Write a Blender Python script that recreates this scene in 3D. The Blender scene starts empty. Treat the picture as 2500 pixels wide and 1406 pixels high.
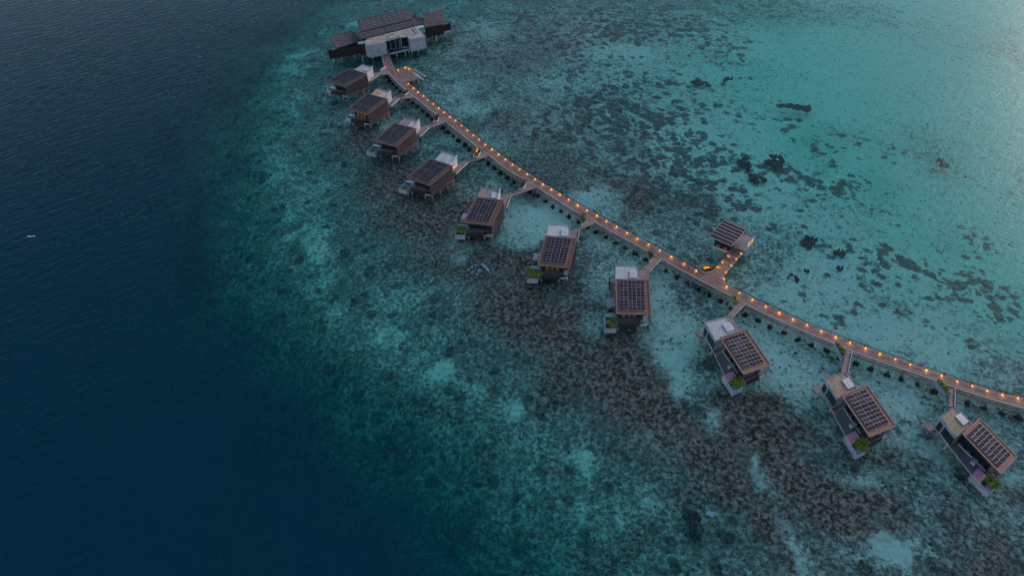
import bpy, bmesh, math, random
import numpy as np
from mathutils import Vector, Matrix, noise as mnoise
R = math.radians
random.seed(7)
scene = bpy.context.scene
COL = scene.collection

# ------------------------------------------------------------------ survey
F_PX, PITCH, CAM_H = 1687.0, R(43.84), 122.9
CS, SN = math.cos(PITCH), math.sin(PITCH)
def G(px, py, z=0.0):
    """world point at height z seen in the survey photograph at px,py"""
    a = (px - 1250) / F_PX; b = (py - 703) / F_PX
    d = (a, CS - b * SN, -SN - b * CS)
    t = (z - CAM_H) / d[2]
    return Vector((d[0] * t, d[1] * t, z))
CROPS = {1: (760, 0, 5.4075), 2: (760, 120, 5.858), 3: (860, 240, 5.2075), 4: (1060, 420, 4.6875),
         5: (1260, 520, 4.395), 6: (1640, 500, 5.406), 7: (1660, 720, 5.02), 8: (1960, 820, 4.393),
         9: (2220, 900, 4.261), 11: (1100, 300, 7.81), 12: (2000, 760, 5.0), 14: (900, 120, 10.045),
         16: (1380, 500, 5.408), 0: (0, 0, 1.0)}
def g(c, x, y, z=0.0):
    X, Y, S = CROPS[c]
    return G(X + x / S, Y + y / S, z)
def gl(c, pts, z): return [g(c, x, y, z) for x, y in pts]

# ------------------------------------------------------------------ camera
cam = bpy.data.cameras.new("camera"); cam.sensor_width = 36; cam.lens = 36 * F_PX / 2500
cam.clip_start = 1; cam.clip_end = 20000
co = bpy.data.objects.new("camera", cam); COL.objects.link(co)
co.location = (0, 0, CAM_H); co.rotation_euler = (math.pi / 2 - PITCH, 0, 0)
scene.camera = co

# ------------------------------------------------------------------ light
SUN_EL, SUN_AZ = R(14.5), R(50)          # azimuth from +Y towards +X
w = bpy.data.worlds.new("World"); scene.world = w; w.use_nodes = True
nt = w.node_tree; bg = nt.nodes["Background"]
sky = nt.nodes.new("ShaderNodeTexSky"); sky.sky_type = 'NISHITA'; sky.sun_disc = False
sky.sun_elevation = SUN_EL; sky.sun_rotation = SUN_AZ; sky.air_density = 1.0; sky.dust_density = 0.4; sky.ozone_density = 1.6
nt.links.new(sky.outputs[0], bg.inputs[0]); bg.inputs[1].default_value = 0.10
sl = bpy.data.lights.new("sun", 'SUN'); sl.energy = 1.5; sl.angle = R(20); sl.color = (1, .84, .76)
so = bpy.data.objects.new("sun", sl); COL.objects.link(so)
sdir = Vector((math.sin(SUN_AZ) * math.cos(SUN_EL), math.cos(SUN_AZ) * math.cos(SUN_EL), math.sin(SUN_EL)))
so.rotation_euler = sdir.to_track_quat('Z', 'Y').to_euler()
scene.view_settings.view_transform = 'Standard'; scene.view_settings.look = 'None'
scene.view_settings.gamma = 1; scene.view_settings.exposure = 1.38
scene.cycles.max_bounces = 6; scene.cycles.transparent_max_bounces = 12
scene.cycles.use_denoising = True

# ------------------------------------------------------------------ materials
def newmat(name):
    m = bpy.data.materials.new(name); m.use_nodes = True
    return m, m.node_tree, m.node_tree.nodes["Principled BSDF"]
def N(nt, t, **kw):
    n = nt.nodes.new(t)
    for k, v in kw.items(): setattr(n, k, v)
    return n
def mathn(nt, op, a, b=None, c=None, clamp=False):
    n = nt.nodes.new("ShaderNodeMath"); n.operation = op; n.use_clamp = clamp
    for i, v in enumerate((a, b, c)):
        if v is None: continue
        if isinstance(v, (int, float)): n.inputs[i].default_value = v
        else: nt.links.new(v, n.inputs[i])
    return n.outputs[0]
def noise(nt, vec, scale, detail=3, rough=.55, dist=0.0):
    n = N(nt, "ShaderNodeTexNoise"); n.inputs["Scale"].default_value = scale
    n.inputs["Detail"].default_value = detail; n.inputs["Roughness"].default_value = rough
    n.inputs["Distortion"].default_value = dist
    nt.links.new(vec, n.inputs["Vector"]); return n.outputs["Fac"]
def mixc(nt, f, a, b):
    n = N(nt, "ShaderNodeMix", data_type='RGBA')
    for s, v in ((0, f), (6, a), (7, b)):
        if isinstance(v, (int, float)): n.inputs[s].default_value = v
        elif isinstance(v, tuple): n.inputs[s].default_value = (*v, 1)
        else: nt.links.new(v, n.inputs[s])
    return n.outputs[2]
def ramp(nt, f, lo, hi):
    n = N(nt, "ShaderNodeMapRange", interpolation_type='SMOOTHSTEP')
    nt.links.new(f, n.inputs[0])
    for i, v in ((1, lo), (2, hi)):
        if isinstance(v, (int, float)): n.inputs[i].default_value = v
        else: nt.links.new(v, n.inputs[i])
    return n.outputs[0]
def pos(nt): return N(nt, "ShaderNodeNewGeometry").outputs["Position"]
def attr(nt, name): return N(nt, "ShaderNodeAttribute", attribute_name=name).outputs["Fac"]
def mat(name, col, rough=.7, var=.25, scale=1.5, col2=None, metallic=0, bump=0.0, spec=.3):
    m, nt, b = newmat(name)
    p = pos(nt)
    n1 = noise(nt, p, scale, 5, .65)
    n2 = noise(nt, p, scale * 6, 2)
    f = mathn(nt, 'ADD', mathn(nt, 'MULTIPLY', n1, .7), mathn(nt, 'MULTIPLY', n2, .3))
    f = ramp(nt, f, .3, .7)
    a = tuple(c * (1 - var) for c in col)
    bcol = col2 if col2 else tuple(min(1, c * (1 + var)) for c in col)
    nt.links.new(mixc(nt, f, a, bcol), b.inputs["Base Color"])
    b.inputs["Roughness"].default_value = rough; b.inputs["Metallic"].default_value = metallic
    b.inputs["Specular IOR Level"].default_value = spec
    if bump:
        bn = N(nt, "ShaderNodeBump"); bn.inputs["Strength"].default_value = .6; bn.inputs["Distance"].default_value = bump
        nt.links.new(n2, bn.inputs["Height"]); nt.links.new(bn.outputs[0], b.inputs["Normal"])
    return m
def plank_mat(name, col, width=.16, var=.3, rough=.75, board=3.0):
    """boards run along UV x, UV in metres"""
    m, nt, b = newmat(name)
    uv = N(nt, "ShaderNodeUVMap").outputs[0]
    sp = N(nt, "ShaderNodeSeparateXYZ"); nt.links.new(uv, sp.inputs[0])
    row = mathn(nt, 'DIVIDE', sp.outputs[1], width)
    fl = mathn(nt, 'FLOOR', row); fr = mathn(nt, 'FRACT', row)
    seg = mathn(nt, 'FLOOR', mathn(nt, 'ADD', mathn(nt, 'DIVIDE', sp.outputs[0], board), mathn(nt, 'MULTIPLY', fl, .37)))
    cb = N(nt, "ShaderNodeCombineXYZ"); nt.links.new(fl, cb.inputs[0]); nt.links.new(seg, cb.inputs[1])
    wn = N(nt, "ShaderNodeTexWhiteNoise", noise_dimensions='2D'); nt.links.new(cb.outputs[0], wn.inputs[0])
    big = noise(nt, pos(nt), .35, 4, .7)
    # long stains that follow the boards
    mp = N(nt, "ShaderNodeMapping"); mp.inputs["Scale"].default_value = (.25, 2.2, 1); nt.links.new(uv, mp.inputs[0])
    lng = noise(nt, mp.outputs[0], 1.0, 3, .6)
    f = mathn(nt, 'ADD', mathn(nt, 'MULTIPLY', wn.outputs[0], .34), mathn(nt, 'ADD', mathn(nt, 'MULTIPLY', big, .3), mathn(nt, 'MULTIPLY', lng, .45)))
    c = mixc(nt, ramp(nt, f, .25, .85), tuple(x * (1 - var) for x in col), tuple(x * (1 + var) for x in col))
    gap = mathn(nt, 'LESS_THAN', fr, .1)
    c = mixc(nt, gap, c, tuple(x * .3 for x in col))
    nt.links.new(c, b.inputs["Base Color"]); b.inputs["Roughness"].default_value = rough
    b.inputs["Specular IOR Level"].default_value = .3
    return m
def emit(name, col, s):
    m, nt, b = newmat(name)
    b.inputs["Base Color"].default_value = (*col, 1); b.inputs["Emission Color"].default_value = (*col, 1)
    b.inputs["Emission Strength"].default_value = s
    return m
M = dict(
    deck=plank_mat("deck_boards", (.165, .104, .09), .3, .5),
    branch=plank_mat("branch_boards", (.20, .148, .14), .34, .35),
    sidedeck=plank_mat("side_deck_boards", (.16, .14, .145), .25, .3),
    shingle=plank_mat("roof_shingles", (.185, .077, .05), .3, .25, board=.5),
    darkroof=plank_mat("dark_roof_battens", (.085, .058, .06), .55, .55, board=.8),
    slat=mat("slat_wood", (.16, .105, .098), .8, .3),
    beam=mat("beam_concrete", (.42, .37, .36), .85, .2, bump=.03),
    edge=mat("edge_timber", (.42, .36, .34), .8, .2),
    fascia=mat("fascia_board", (.25, .19, .18), .85, .25),
    darkwood=mat("dark_wood", (.035, .024, .024), .8, .35, 2.5),
    wall=mat("white_render", (.265, .265, .30), .85, .35, .6, bump=.01),
    pile=mat("pile_concrete", (.34, .31, .31), .85, .3, 1.0),
    wetpile=mat("overgrown_footing", (.04, .05, .045), .95, .6, 3.5, bump=.12),
    roofwhite=mat("pale_membrane", (.37, .38, .40), .8, .2, .9),
    roofspeck=mat("speckled_membrane", (.34, .34, .36), .8, .5, 2.2),
    rooftan=mat("tan_gravel", (.27, .195, .135), .9, .3, 1.4),
    roofbrown=mat("weathered_brown_membrane", (.22, .17, .15), .9, .35, 1.0),
    rooforange=mat("ochre_gravel", (.36, .23, .13), .9, .3, .8),
    roofgrey=mat("mottled_grey_membrane", (.33, .33, .33), .9, .5, 1.6),
    roofmauve=mat("mauve_grey_membrane", (.31, .26, .27), .9, .25, 1.0),
    roofbig=mat("stained_concrete_roof", (.26, .19, .13), .9, .4, .28, col2=(.40, .35, .30)),
    skyl=mat("skylight_panel", (.40, .38, .41), .5, .12, 1.0),
    glass=mat("dark_glass", (.012, .02, .024), .15, .3, 1.0, spec=.5),
    darkgrey=mat("dark_upholstery", (.06, .06, .065), .8, .3, 1.5),
    cell=mat("solar_cell", (.027, .019, .028), .85, .45, .5, spec=.05),
    cellwarm=mat("solar_cell_worn", (.05, .038, .05), .85, .35, .5, spec=.05),
    frame=mat("panel_frame", (.34, .30, .31), .6, .15, 1.0),
    skypink=mat("sky_pink_pad", (.60, .27, .33), .6, .1, 1.0),  # pink sky reflection on the pool, painted in as base colour
    silver=mat("silver_sheet", (.30, .36, .40), .3, .12, 1.0),
    poolwater=mat("pool_water", (.025, .06, .06), .05, .3, 1.0, spec=.6),
    curtain=mat("brown_curtain", (.22, .11, .045), .8, .4, 1.6),
    bark=mat("bark", (.1, .075, .05), .9, .3, 4),
    leaf=mat("leaf_green", (.10, .14, .018), .6, .35, 1.3, col2=(.23, .27, .028)),
    leafdark=mat("shrub_green", (.055, .085, .022), .7, .4, 1.8, col2=(.12, .15, .03)),
    soil=mat("planter_soil", (.05, .045, .03), .9, .3, 3),
    black=mat("black_metal", (.02, .02, .022), .5, .2, 2),
    white=mat("white_paint", (.5, .5, .52), .6, .08, 1),
    canopy=plank_mat("canopy_boards", (.33, .30, .33), .45, .15),
    fire=emit("fire_glow", (1, .2, .015), .8),
    lamp=emit("lamp_glow", (1, .37, .06), .55),
    window=emit("lit_window", (1, .42, .12), .13),
)

# ------------------------------------------------------------------ mesh builder
class MB:
    def __init__(s): s.v = []; s.f = []; s.m = []; s.uv = []; s.cut = []
    def poly(s, pts, m=0, uv=None):
        k = len(s.v); s.v += [Vector(p) for p in pts]
        s.f.append(tuple(range(k, k + len(pts)))); s.m.append(m)
        s.uv.append(uv if uv else [(p[0], p[1]) for p in pts])
    def prism(s, top, zb, m=0, d=None, mside=None):
        """top: list of points (with z), extruded down to zb (number or list)"""
        s.cut.append(len(s.f)); n = len(top); top = [Vector(p) for p in top]
        area = sum(top[i].x * top[(i + 1) % n].y - top[(i + 1) % n].x * top[i].y for i in range(n))
        zbl = list(zb) if isinstance(zb, (list, tuple)) else [zb] * n
        if area < 0: top = top[::-1]; zbl = zbl[::-1]
        bot = [Vector((p.x, p.y, z)) for p, z in zip(top, zbl)]
        if d is None: d = (top[1] - top[0])
        d = Vector((d[0], d[1], 0)).normalized(); e = Vector((-d.y, d.x, 0)); o = top[0]
        uvf = lambda p: ((p - o).dot(d), (p - o).dot(e))
        ms = m if mside is None else mside
        s.poly(top, m, [uvf(p) for p in top]); s.poly(bot[::-1], ms, [uvf(p) for p in bot[::-1]])
        acc = 0
        for i in range(n):
            j = (i + 1) % n; L = (top[j] - top[i]).length
            s.poly([top[i], bot[i], bot[j], top[j]], ms, [(acc, top[i].z), (acc, bot[i].z), (acc + L, bot[j].z), (acc + L, top[j].z)])
            acc += L
    def bar(s, p, q, w=.1, h=.1, m=0, up=None):
        p, q = Vector(p), Vector(q); d = (q - p)
        if d.length < 1e-6: return
        s.cut.append(len(s.f))
        dn = d.normalized(); up = Vector(up) if up else (Vector((0, 0, 1)) if abs(dn.z) < .9 else Vector((0, 1, 0)))
        x = dn.cross(up).normalized() * (w / 2); y = x.cross(dn).normalized() * (h / 2)
        a = [p - x - y, p + x - y, p + x + y, p - x + y]; b = [c + d for c in a]
        L = d.length
        for i in range(4):
            j = (i + 1) % 4
            s.poly([a[i], a[j], b[j], b[i]], m, [(0, 0), (0, w), (L, w), (L, 0)])
        s.poly(a[::-1], m); s.poly(b, m)
    def tube(s, p, q, r0, r1, n=8, m=0):
        p, q = Vector(p), Vector(q); d = (q - p).normalized()
        up = Vector((0, 0, 1)) if abs(d.z) < .9 else Vector((0, 1, 0))
        x = d.cross(up).normalized(); y = x.cross(d)
        A = [p + (x * math.cos(t) + y * math.sin(t)) * r0 for t in (2 * math.pi * i / n for i in range(n))]
        B = [q + (x * math.cos(t) + y * math.sin(t)) * r1 for t in (2 * math.pi * i / n for i in range(n))]
        for i in range(n):
            j = (i + 1) % n; s.poly([A[j], A[i], B[i], B[j]], m)
        s.poly(A, m); s.poly(B[::-1], m)
    def blob(s, c, rx, ry, rz, seed=0, rough=.3, m=0, sub=2):
        bm = bmesh.new(); bmesh.ops.create_icosphere(bm, subdivisions=sub, radius=1)
        for v in bm.verts:
            k = 1 + rough * (mnoise.noise(v.co * 1.7 + Vector((seed * 3.1, seed, 0))) * 1.6 + mnoise.noise(v.co * 4.5 + Vector((0, seed, 1))) * .6)
            v.co = Vector((c[0] + v.co.x * rx * k, c[1] + v.co.y * ry * k, c[2] + v.co.z * rz * k))
        for f in bm.faces: s.poly([v.co.copy() for v in f.verts], m)
        bm.free()
    def leaves(s, c, r, rz, n, size, seed, m=0, clumps=9):
        rnd = random.Random(seed)
        cl = []
        for i in range(clumps):
            a = rnd.uniform(0, 6.283); rr = r * math.sqrt(rnd.random()) * .75
            cl.append((c[0] + math.cos(a) * rr, c[1] + math.sin(a) * rr, c[2] + rnd.uniform(-.45, .55) * rz))
        for i in range(n):
            q = rnd.choice(cl); v = Vector([rnd.gauss(0, 1) for _ in range(3)]).normalized() * rnd.uniform(.4, 1) * r * .42
            p = Vector(q) + Vector((v.x, v.y, v.z * rz / r))
            nrm = (v + Vector((0, 0, .4)) + Vector([rnd.gauss(0, .35) for _ in range(3)])).normalized()
            t = nrm.cross(Vector([rnd.gauss(0, 1) for _ in range(3)])).normalized(); b = nrm.cross(t)
            z = size * rnd.uniform(.6, 1.3)
            s.poly([p - t * z, p - b * z * .55, p + t * z, p + b * z * .55], m)
    def build_each(s, name, mats, parent=None):
        """every solid of this builder becomes a part of its own"""
        cuts = s.cut + [len(s.f)]; out = []
        for a, b in zip(cuts, cuts[1:]):
            k = MB()
            for f, m, u in zip(s.f[a:b], s.m[a:b], s.uv[a:b]): k.poly([s.v[i] for i in f], m, u)
            out.append(k.build(name, mats, parent))
        return out
    def build(s, name, mats, parent=None, smooth=False, loc=None):
        me = bpy.data.meshes.new(name)
        o = bpy.data.objects.new(name, me); COL.objects.link(o)
        off = Vector(loc) if loc is not None else Vector((0, 0, 0))
        if parent is not None:
            o.parent = parent; off = Vector(parent.get('_w', (0, 0, 0)))
            o['_w'] = tuple(off)
        elif loc is not None: o.location = loc; o['_w'] = tuple(off)
        me.from_pydata([tuple(v - off) for v in s.v], [], s.f)
        ul = me.uv_layers.new(name="UVMap")
        flat = [c for f in s.uv for u in f for c in u]
        ul.data.foreach_set("uv", flat)
        if not isinstance(mats, (list, tuple)): mats = [mats]
        for mm in mats: me.materials.append(mm)
        me.polygons.foreach_set("material_index", s.m)
        if smooth: me.polygons.foreach_set("use_smooth", [True] * len(s.f))
        if smooth:
            bm = bmesh.new(); bm.from_mesh(me); bmesh.ops.remove_doubles(bm, verts=bm.verts, dist=1e-4); bm.to_mesh(me); bm.free()
        me.update(); return o
def thing(name, loc, label, cat, group=None):
    o = bpy.data.objects.new(name, None); COL.objects.link(o); o.location = loc; o['_w'] = tuple(loc)
    o.empty_display_size = .5
    return tag(o, label, cat, group)
def tag(o, label=None, cat=None, group=None, kind=None):
    if label: o['label'] = label
    if cat: o['category'] = cat
    if group: o['group'] = group
    if kind: o['kind'] = kind
    return o
def resample(pts, step=None, n=None):
    pts = [Vector(p) for p in pts]; L = [0]
    for a, b in zip(pts, pts[1:]): L.append(L[-1] + (b - a).length)
    if n is None: n = max(2, int(L[-1] / step) + 1)
    out = []; k = 0
    for i in range(n):
        t = L[-1] * i / (n - 1)
        while k < len(L) - 2 and L[k + 1] < t: k += 1
        f = (t - L[k]) / max(1e-9, L[k + 1] - L[k]); out.append(pts[k].lerp(pts[k + 1], min(1, f)))
    return out
def smooth(pts, it=2):
    for _ in range(it):
        q = [pts[0]]
        for a, b in zip(pts, pts[1:]): q += [a.lerp(b, .25), a.lerp(b, .75)]
        q.append(pts[-1]); pts = q
    return pts
# ------------------------------------------------------------------ the sea: depth and cover of the reef
def W2(px, py): v = G(px, py, 0); return (v.x, v.y)
DEPTH = []
for d, pl in ((30, [(0, 0), (300, 0), (560, 0), (0, 300), (300, 300), (430, 150), (0, 600), (330, 600), (0, 900), (380, 900), (0, 1200),
                    (450, 1150), (0, 1406), (700, 1230), (850, 1406), (400, 450), (560, 1000), (-400, 200), (-300, 800), (200, 1500), (-300, -300)]),
              (14, [(660, 20), (560, 130), (500, 230), (480, 350), (460, 480), (490, 620), (540, 760), (600, 880), (690, 980), (830, 1100), (1000, 1270), (1090, 1400), (760, -60)]),
              (8.6, [(740, 20), (640, 100), (580, 210), (545, 330), (540, 450), (575, 580), (640, 720), (715, 850), (825, 945), (965, 1050), (1115, 1190), (1290, 1330), (1360, 1420), (860, -60)]),
              (4.8, [(820, 20), (720, 100), (640, 220), (610, 330), (610, 450), (650, 580), (720, 720), (800, 830), (920, 930), (1060, 1030), (1200, 1120), (1400, 1280), (1520, 1400), (960, -60)]),
              (3, [(920, 10), (800, 110), (740, 220), (710, 340), (720, 460), (780, 600), (850, 720), (950, 820), (1120, 920), (1300, 1020), (1480, 1160), (1660, 1300), (1750, 1400)]),
              (1.3, [(900, 300), (1000, 480), (1100, 560), (1200, 700), (1350, 820), (1500, 950), (1700, 1050), (1950, 1120), (2100, 1250), (1300, 520), (1450, 620), (1650, 740), (1900, 880),
                     (2200, 980), (2450, 1300), (2100, 1406), (1000, 230), (1150, 120), (1300, 300), (1500, 450), (1700, 600), (1900, 700), (2200, 850), (2500, 930), (1900, 1406), (1400, 100)]),
              (3.2, [(1600, 200), (1800, 380), (2000, 550), (2200, 700), (1650, 50), (2400, 800)]), (2.4, [(1450, 150), (1500, 330), (1700, 480), (1900, 640), (2100, 760)]),
              (5.6, [(1880, 30), (1850, 180), (2000, 350), (2150, 450), (2350, 600), (2500, 750)]),
              (5.0, [(2150, 200), (2300, 350), (2500, 450), (2250, 50), (2500, 100), (2700, 300), (2200, -200), (1900, -200)])):
    for p in pl: DEPTH.append((*W2(*p), d))
DEPTH = np.array(DEPTH)
def idw(X, Y, T, p=3.2):
    num = np.zeros_like(X); den = np.zeros_like(X)
    for x, y, v in T:
        w_ = 1 / ((X - x) ** 2 + (Y - y) ** 2 + 60) ** (p / 2); num += w_ * math.log(v); den += w_
    return np.exp(num / den)
def blobs(X, Y, L, base):
    o = np.full_like(X, base)
    for px, py, r, v in L:          # r in survey pixels, turned into metres at that place
        c = G(px, py, 0); k = (G(px + r, py, 0) - c).length
        ky = k
        o += v * np.exp(-(((X - c.x) / k) ** 2 + ((Y - c.y) / ky) ** 2))
    return o
SAND = [(865, 35, 30, .9), (760, 105, 22, .6), (720, 135, 35, .7), (690, 230, 30, .6), (712, 258, 14, .7), (680, 400, 55, .5), (650, 320, 30, .3), (740, 440, 50, .3), (665, 505, 25, .6),
        (750, 555, 25, .6), (775, 580, 18, .7), (820, 580, 22, .8), (800, 630, 40, .4), (870, 690, 30, .4), (940, 770, 26, .7), (990, 780, 24, .6), (1020, 700, 40, .3),
        (1060, 830, 35, .3), (1135, 885, 26, 1.2), (1265, 975, 30, 1.0), (1210, 930, 30, .5), (1380, 1080, 20, 1.0), (1340, 1085, 20, .6), (1430, 1150, 24, .5), (1520, 1230, 30, .3), (1250, 1215, 40, .2),
        (1540, 1240, 30, .3), (1430, 1310, 30, .4), (1040, 1010, 30, .3), (880, 985, 22, .6), (1030, 1150, 25, .5), (1070, 1180, 22, .6),
        (1130, 590, 35, .9), (1250, 560, 50, .7), (1300, 480, 60, .6), (1330, 520, 50, .6), (1210, 350, 30, .4), (1150, 400, 30, .4), (1090, 345, 35, .5), (1450, 560, 45, .6), (1480, 680, 60, .6),
        (1450, 780, 40, .6), (1420, 740, 30, .4), (1235, 635, 18, 1.0), (1270, 660, 25, .4), (1620, 700, 60, .6), (1660, 780, 60, .7), (1640, 860, 40, .6), (1700, 850, 60, .6), (1730, 930, 40, .7),
        (1900, 850, 80, .6), (1950, 930, 70, .6), (1860, 960, 50, .7), (2050, 900, 60, .4), (2200, 950, 70, .6), (2300, 1100, 60, .5), (2230, 1060, 50, .4), (2150, 1160, 40, .4), (2450, 1180, 60, .4),
        (1840, 1145, 28, 1.4), (1880, 1170, 26, 1.4), (1885, 1210, 22, 1.3), (1860, 1200, 16, .8), (1690, 1070, 40, .5), (1640, 1030, 30, .5), (1760, 1055, 25, .8), (1950, 1210, 20, .9), (1970, 1280, 25, 1.2), (1975, 1340, 18, 1.0), (2155, 1372, 40, 1.4), (2190, 1385, 26, 1.0), (2010, 1320, 40, .5),
        (2120, 1200, 40, .5), (2300, 1200, 40, .5), (2250, 1330, 50, .4), (2400, 1270, 50, .4), (1530, 1190, 40, .2),
        (970, 285, 25, .7), (1000, 235, 30, .3), (1080, 160, 60, .2), (1120, 215, 70, .45), (1190, 60, 70, .35), (1170, 270, 45, .5), (1330, 200, 60, .3), (1430, 480, 60, .5), (1500, 520, 40, .3), (1600, 600, 60, .4),
        (1620, 640, 50, .5), (1800, 690, 60, .3), (1560, 120, 60, .3), (1750, 160, 60, .4), (1850, 420, 120, .4), (1700, 330, 90, .3), (2100, 800, 90, .5), (2300, 850, 90, .4), (2350, 950, 80, .4), (1950, 760, 80, .4), (2000, 650, 100, .3),
        (1850, 60, 140, .6), (2000, 200, 200, .7), (2300, 200, 260, .8), (2450, 550, 220, .7), (2150, 400, 150, .6), (1900, 320, 90, .3), (2480, 0, 200, .9), (1560, 130, 300, .42), (1750, 350, 300, .5), (2050, 600, 280, .5), (2350, 800, 250, .4), (1380, 330, 120, .2), (2450, 650, 150, .5), (2520, 500, 150, .6), (2250, -20, 150, .4), (2050, 60, 160, .4), (2300, 120, 200, .5), (2480, 330, 120, .5), (2440, 420, 100, .4), (2200, -60, 160, .8), (1950, -60, 120, .6), (2650, 250, 200, .8), (1350, 560, 60, .5), (1560, 740, 60, .4), (1250, 500, 50, .5), (1380, 480, 50, .5), (1200, 420, 40, .5), (1140, 340, 30, .4), (1500, 620, 50, .5), (1660, 900, 60, .4), (2120, 960, 60, .4), (2400, 1060, 50, .5)]
BROWN = [(900, 300, 60, .25), (940, 400, 80, .3), (1000, 500, 90, .3), (1120, 560, 90, .3), (1020, 620, 90, .25), (1250, 820, 90, .25), (1400, 950, 120, .3), (1560, 1100, 120, .3), (1720, 1200, 120, .25), (640, 200, 50, .12), (600, 330, 50, .12), (1350, 100, 120, .15), (1300, 340, 120, .2), (1480, 440, 120, .25), (1290, 690, 60, .7), (1200, 640, 60, .6), (1120, 625, 50, .45), (1340, 760, 70, .9), (1240, 740, 50, .4), (1420, 810, 60, .5), (1540, 880, 70, 1.0), (1620, 940, 60, 1.0), (1660, 1000, 50, .8), (1580, 1000, 60, .3),
         (1700, 1060, 40, .5), (1840, 1010, 60, .6), (1930, 1060, 80, 1.0), (1880, 1100, 70, .8), (1930, 990, 50, .6), (1990, 1140, 60, .6), (1760, 1160, 70, .6), (1790, 1220, 60, .6), (1880, 1270, 60, .6), (1960, 1240, 40, .4),
         (2050, 1040, 40, .5), (2180, 1070, 50, .5), (2060, 1220, 60, .7), (2140, 1230, 40, .5), (2200, 1270, 40, .5), (2350, 1290, 60, .5), (2450, 1250, 40, .4), (2420, 1340, 50, .4), (2120, 1290, 40, .5), (2250, 1120, 30, .5), (2300, 1220, 30, .4),
         (930, 330, 50, .5), (960, 400, 60, .6), (880, 330, 50, .4), (1030, 430, 60, .6), (1060, 530, 60, .45), (960, 520, 60, .35), (900, 420, 60, .35), (1120, 480, 40, .4), (1270, 615, 40, .9), (1220, 600, 40, .6),
         (710, 535, 28, .6), (815, 730, 26, .7), (880, 640, 40, .3), (790, 700, 40, .3), (900, 800, 40, .3), (870, 850, 60, .4), (1000, 880, 60, .4), (1080, 960, 50, .5), (1180, 1080, 60, .5), (1330, 1130, 50, .3), (1270, 1250, 40, .5),
         (1500, 1280, 60, .4), (1640, 1230, 40, .3), (1560, 1350, 50, .5), (1720, 1360, 60, .3), (1940, 1340, 60, .4), (1430, 980, 60, .2), (1480, 930, 70, .4), (1400, 900, 60, .25),
         (1350, 620, 35, .3), (1440, 720, 30, .5), (1400, 690, 30, .5), (880, 250, 60, .1), (1240, 290, 60, .25), (1330, 400, 80, .3), (1400, 250, 60, .25), (1500, 330, 60, .3), (1450, 300, 40, .2), (1700, 480, 80, .3), (1560, 470, 80, .4), (1280, 130, 80, .25)]
PATCH = [(1290, 20, 60, .4), (1400, 160, 90, .4), (1560, 240, 90, .3), (1700, 380, 80, .2), (1330, 200, 60, .3), (2080, 640, 90, .25), (2280, 600, 80, .3), (2400, 760, 80, .3), (1900, 640, 60, .2), (1330, 90, 120, .7), (1500, 60, 130, .8), (1650, 60, 90, .6), (1750, 60, 80, .5), (1280, 250, 80, .3), (1480, 260, 110, .9), (1400, 330, 110, .6), (1600, 180, 110, .6), (1750, 250, 80, .5), (1640, 290, 90, .7), (1780, 170, 60, .5), (1600, 380, 110, .8),
         (1780, 370, 100, .8), (1950, 400, 110, .9), (1920, 260, 70, .7), (1800, 110, 60, .6), (2030, 330, 60, .4), (1700, 470, 90, .8), (1560, 470, 80, .9), (1850, 480, 80, .6), (2100, 460, 90, .6), (2150, 340, 60, .4), (1420, 420, 80, .6), (1330, 330, 60, .4),
         (1980, 590, 80, .6), (2080, 560, 60, .5), (2350, 540, 60, .9), (2200, 600, 60, .5), (2170, 660, 80, .7), (2330, 660, 80, .8), (2450, 690, 70, .8), (2000, 740, 60, .4), (1850, 560, 60, .4), (2420, 880, 40, 1.0), (2430, 930, 30, .8), (2100, 730, 60, .5), (2250, 760, 70, .5),
         (2300, 390, 20, .8), (1060, 30, 60, .2), (1180, 130, 60, .2), (1740, 590, 60, .2), (1250, 450, 30, .2), (2250, 830, 60, .3)]
class Pts:
    pass
def fields(X, Y):
    return (idw(X, Y, DEPTH), blobs(X, Y, SAND, .22), blobs(X, Y, BROWN, 0.10), np.clip(blobs(X, Y, PATCH, -.15), -1, .85))
def sheet(name, xs, ys, zfun, attrs):
    nx, ny = len(xs), len(ys)
    X, Y = np.meshgrid(xs, ys)
    Z, at = zfun(X, Y)
    co_ = np.stack([X.ravel(), Y.ravel(), Z.ravel()], 1)
    me = bpy.data.meshes.new(name); me.vertices.add(nx * ny); me.vertices.foreach_set("co", co_.ravel())
    i = np.arange(nx - 1)[None, :] + nx * np.arange(ny - 1)[:, None]; i = i.ravel()
    q = np.stack([i, i + 1, i + nx + 1, i + nx], 1).astype(np.int32)
    me.loops.add(q.size); me.loops.foreach_set("vertex_index", q.ravel())
    me.polygons.add(len(q)); me.polygons.foreach_set("loop_start", np.arange(0, q.size, 4, dtype=np.int32))
    me.polygons.foreach_set("use_smooth", np.ones(len(q), bool))
    me.update(calc_edges=True)
    for k, a in at.items():
        A = me.attributes.new(k, 'FLOAT', 'POINT'); A.data.foreach_set("value", a.ravel().astype(np.float32))
    o = bpy.data.objects.new(name, me); COL.objects.link(o); return o
def coords(a, b, step, far): return np.concatenate([-np.array(far[::-1]) + a, np.arange(a, b + .01, step), np.array(far) + b])
rng = np.random.default_rng(3)
def vnoise(X, Y, s, seed):
    r = np.random.default_rng(seed); T = r.random((256, 256))
    x = X / s + 1000; y = Y / s + 1000; xi = np.floor(x).astype(int); yi = np.floor(y).astype(int); fx = x - xi; fy = y - yi
    fx = fx * fx * (3 - 2 * fx); fy = fy * fy * (3 - 2 * fy)
    t = lambda i, j: T[(yi + j) % 256, (xi + i) % 256]
    return (t(0, 0) * (1 - fx) + t(1, 0) * fx) * (1 - fy) + (t(0, 1) * (1 - fx) + t(1, 1) * fx) * fy
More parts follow.
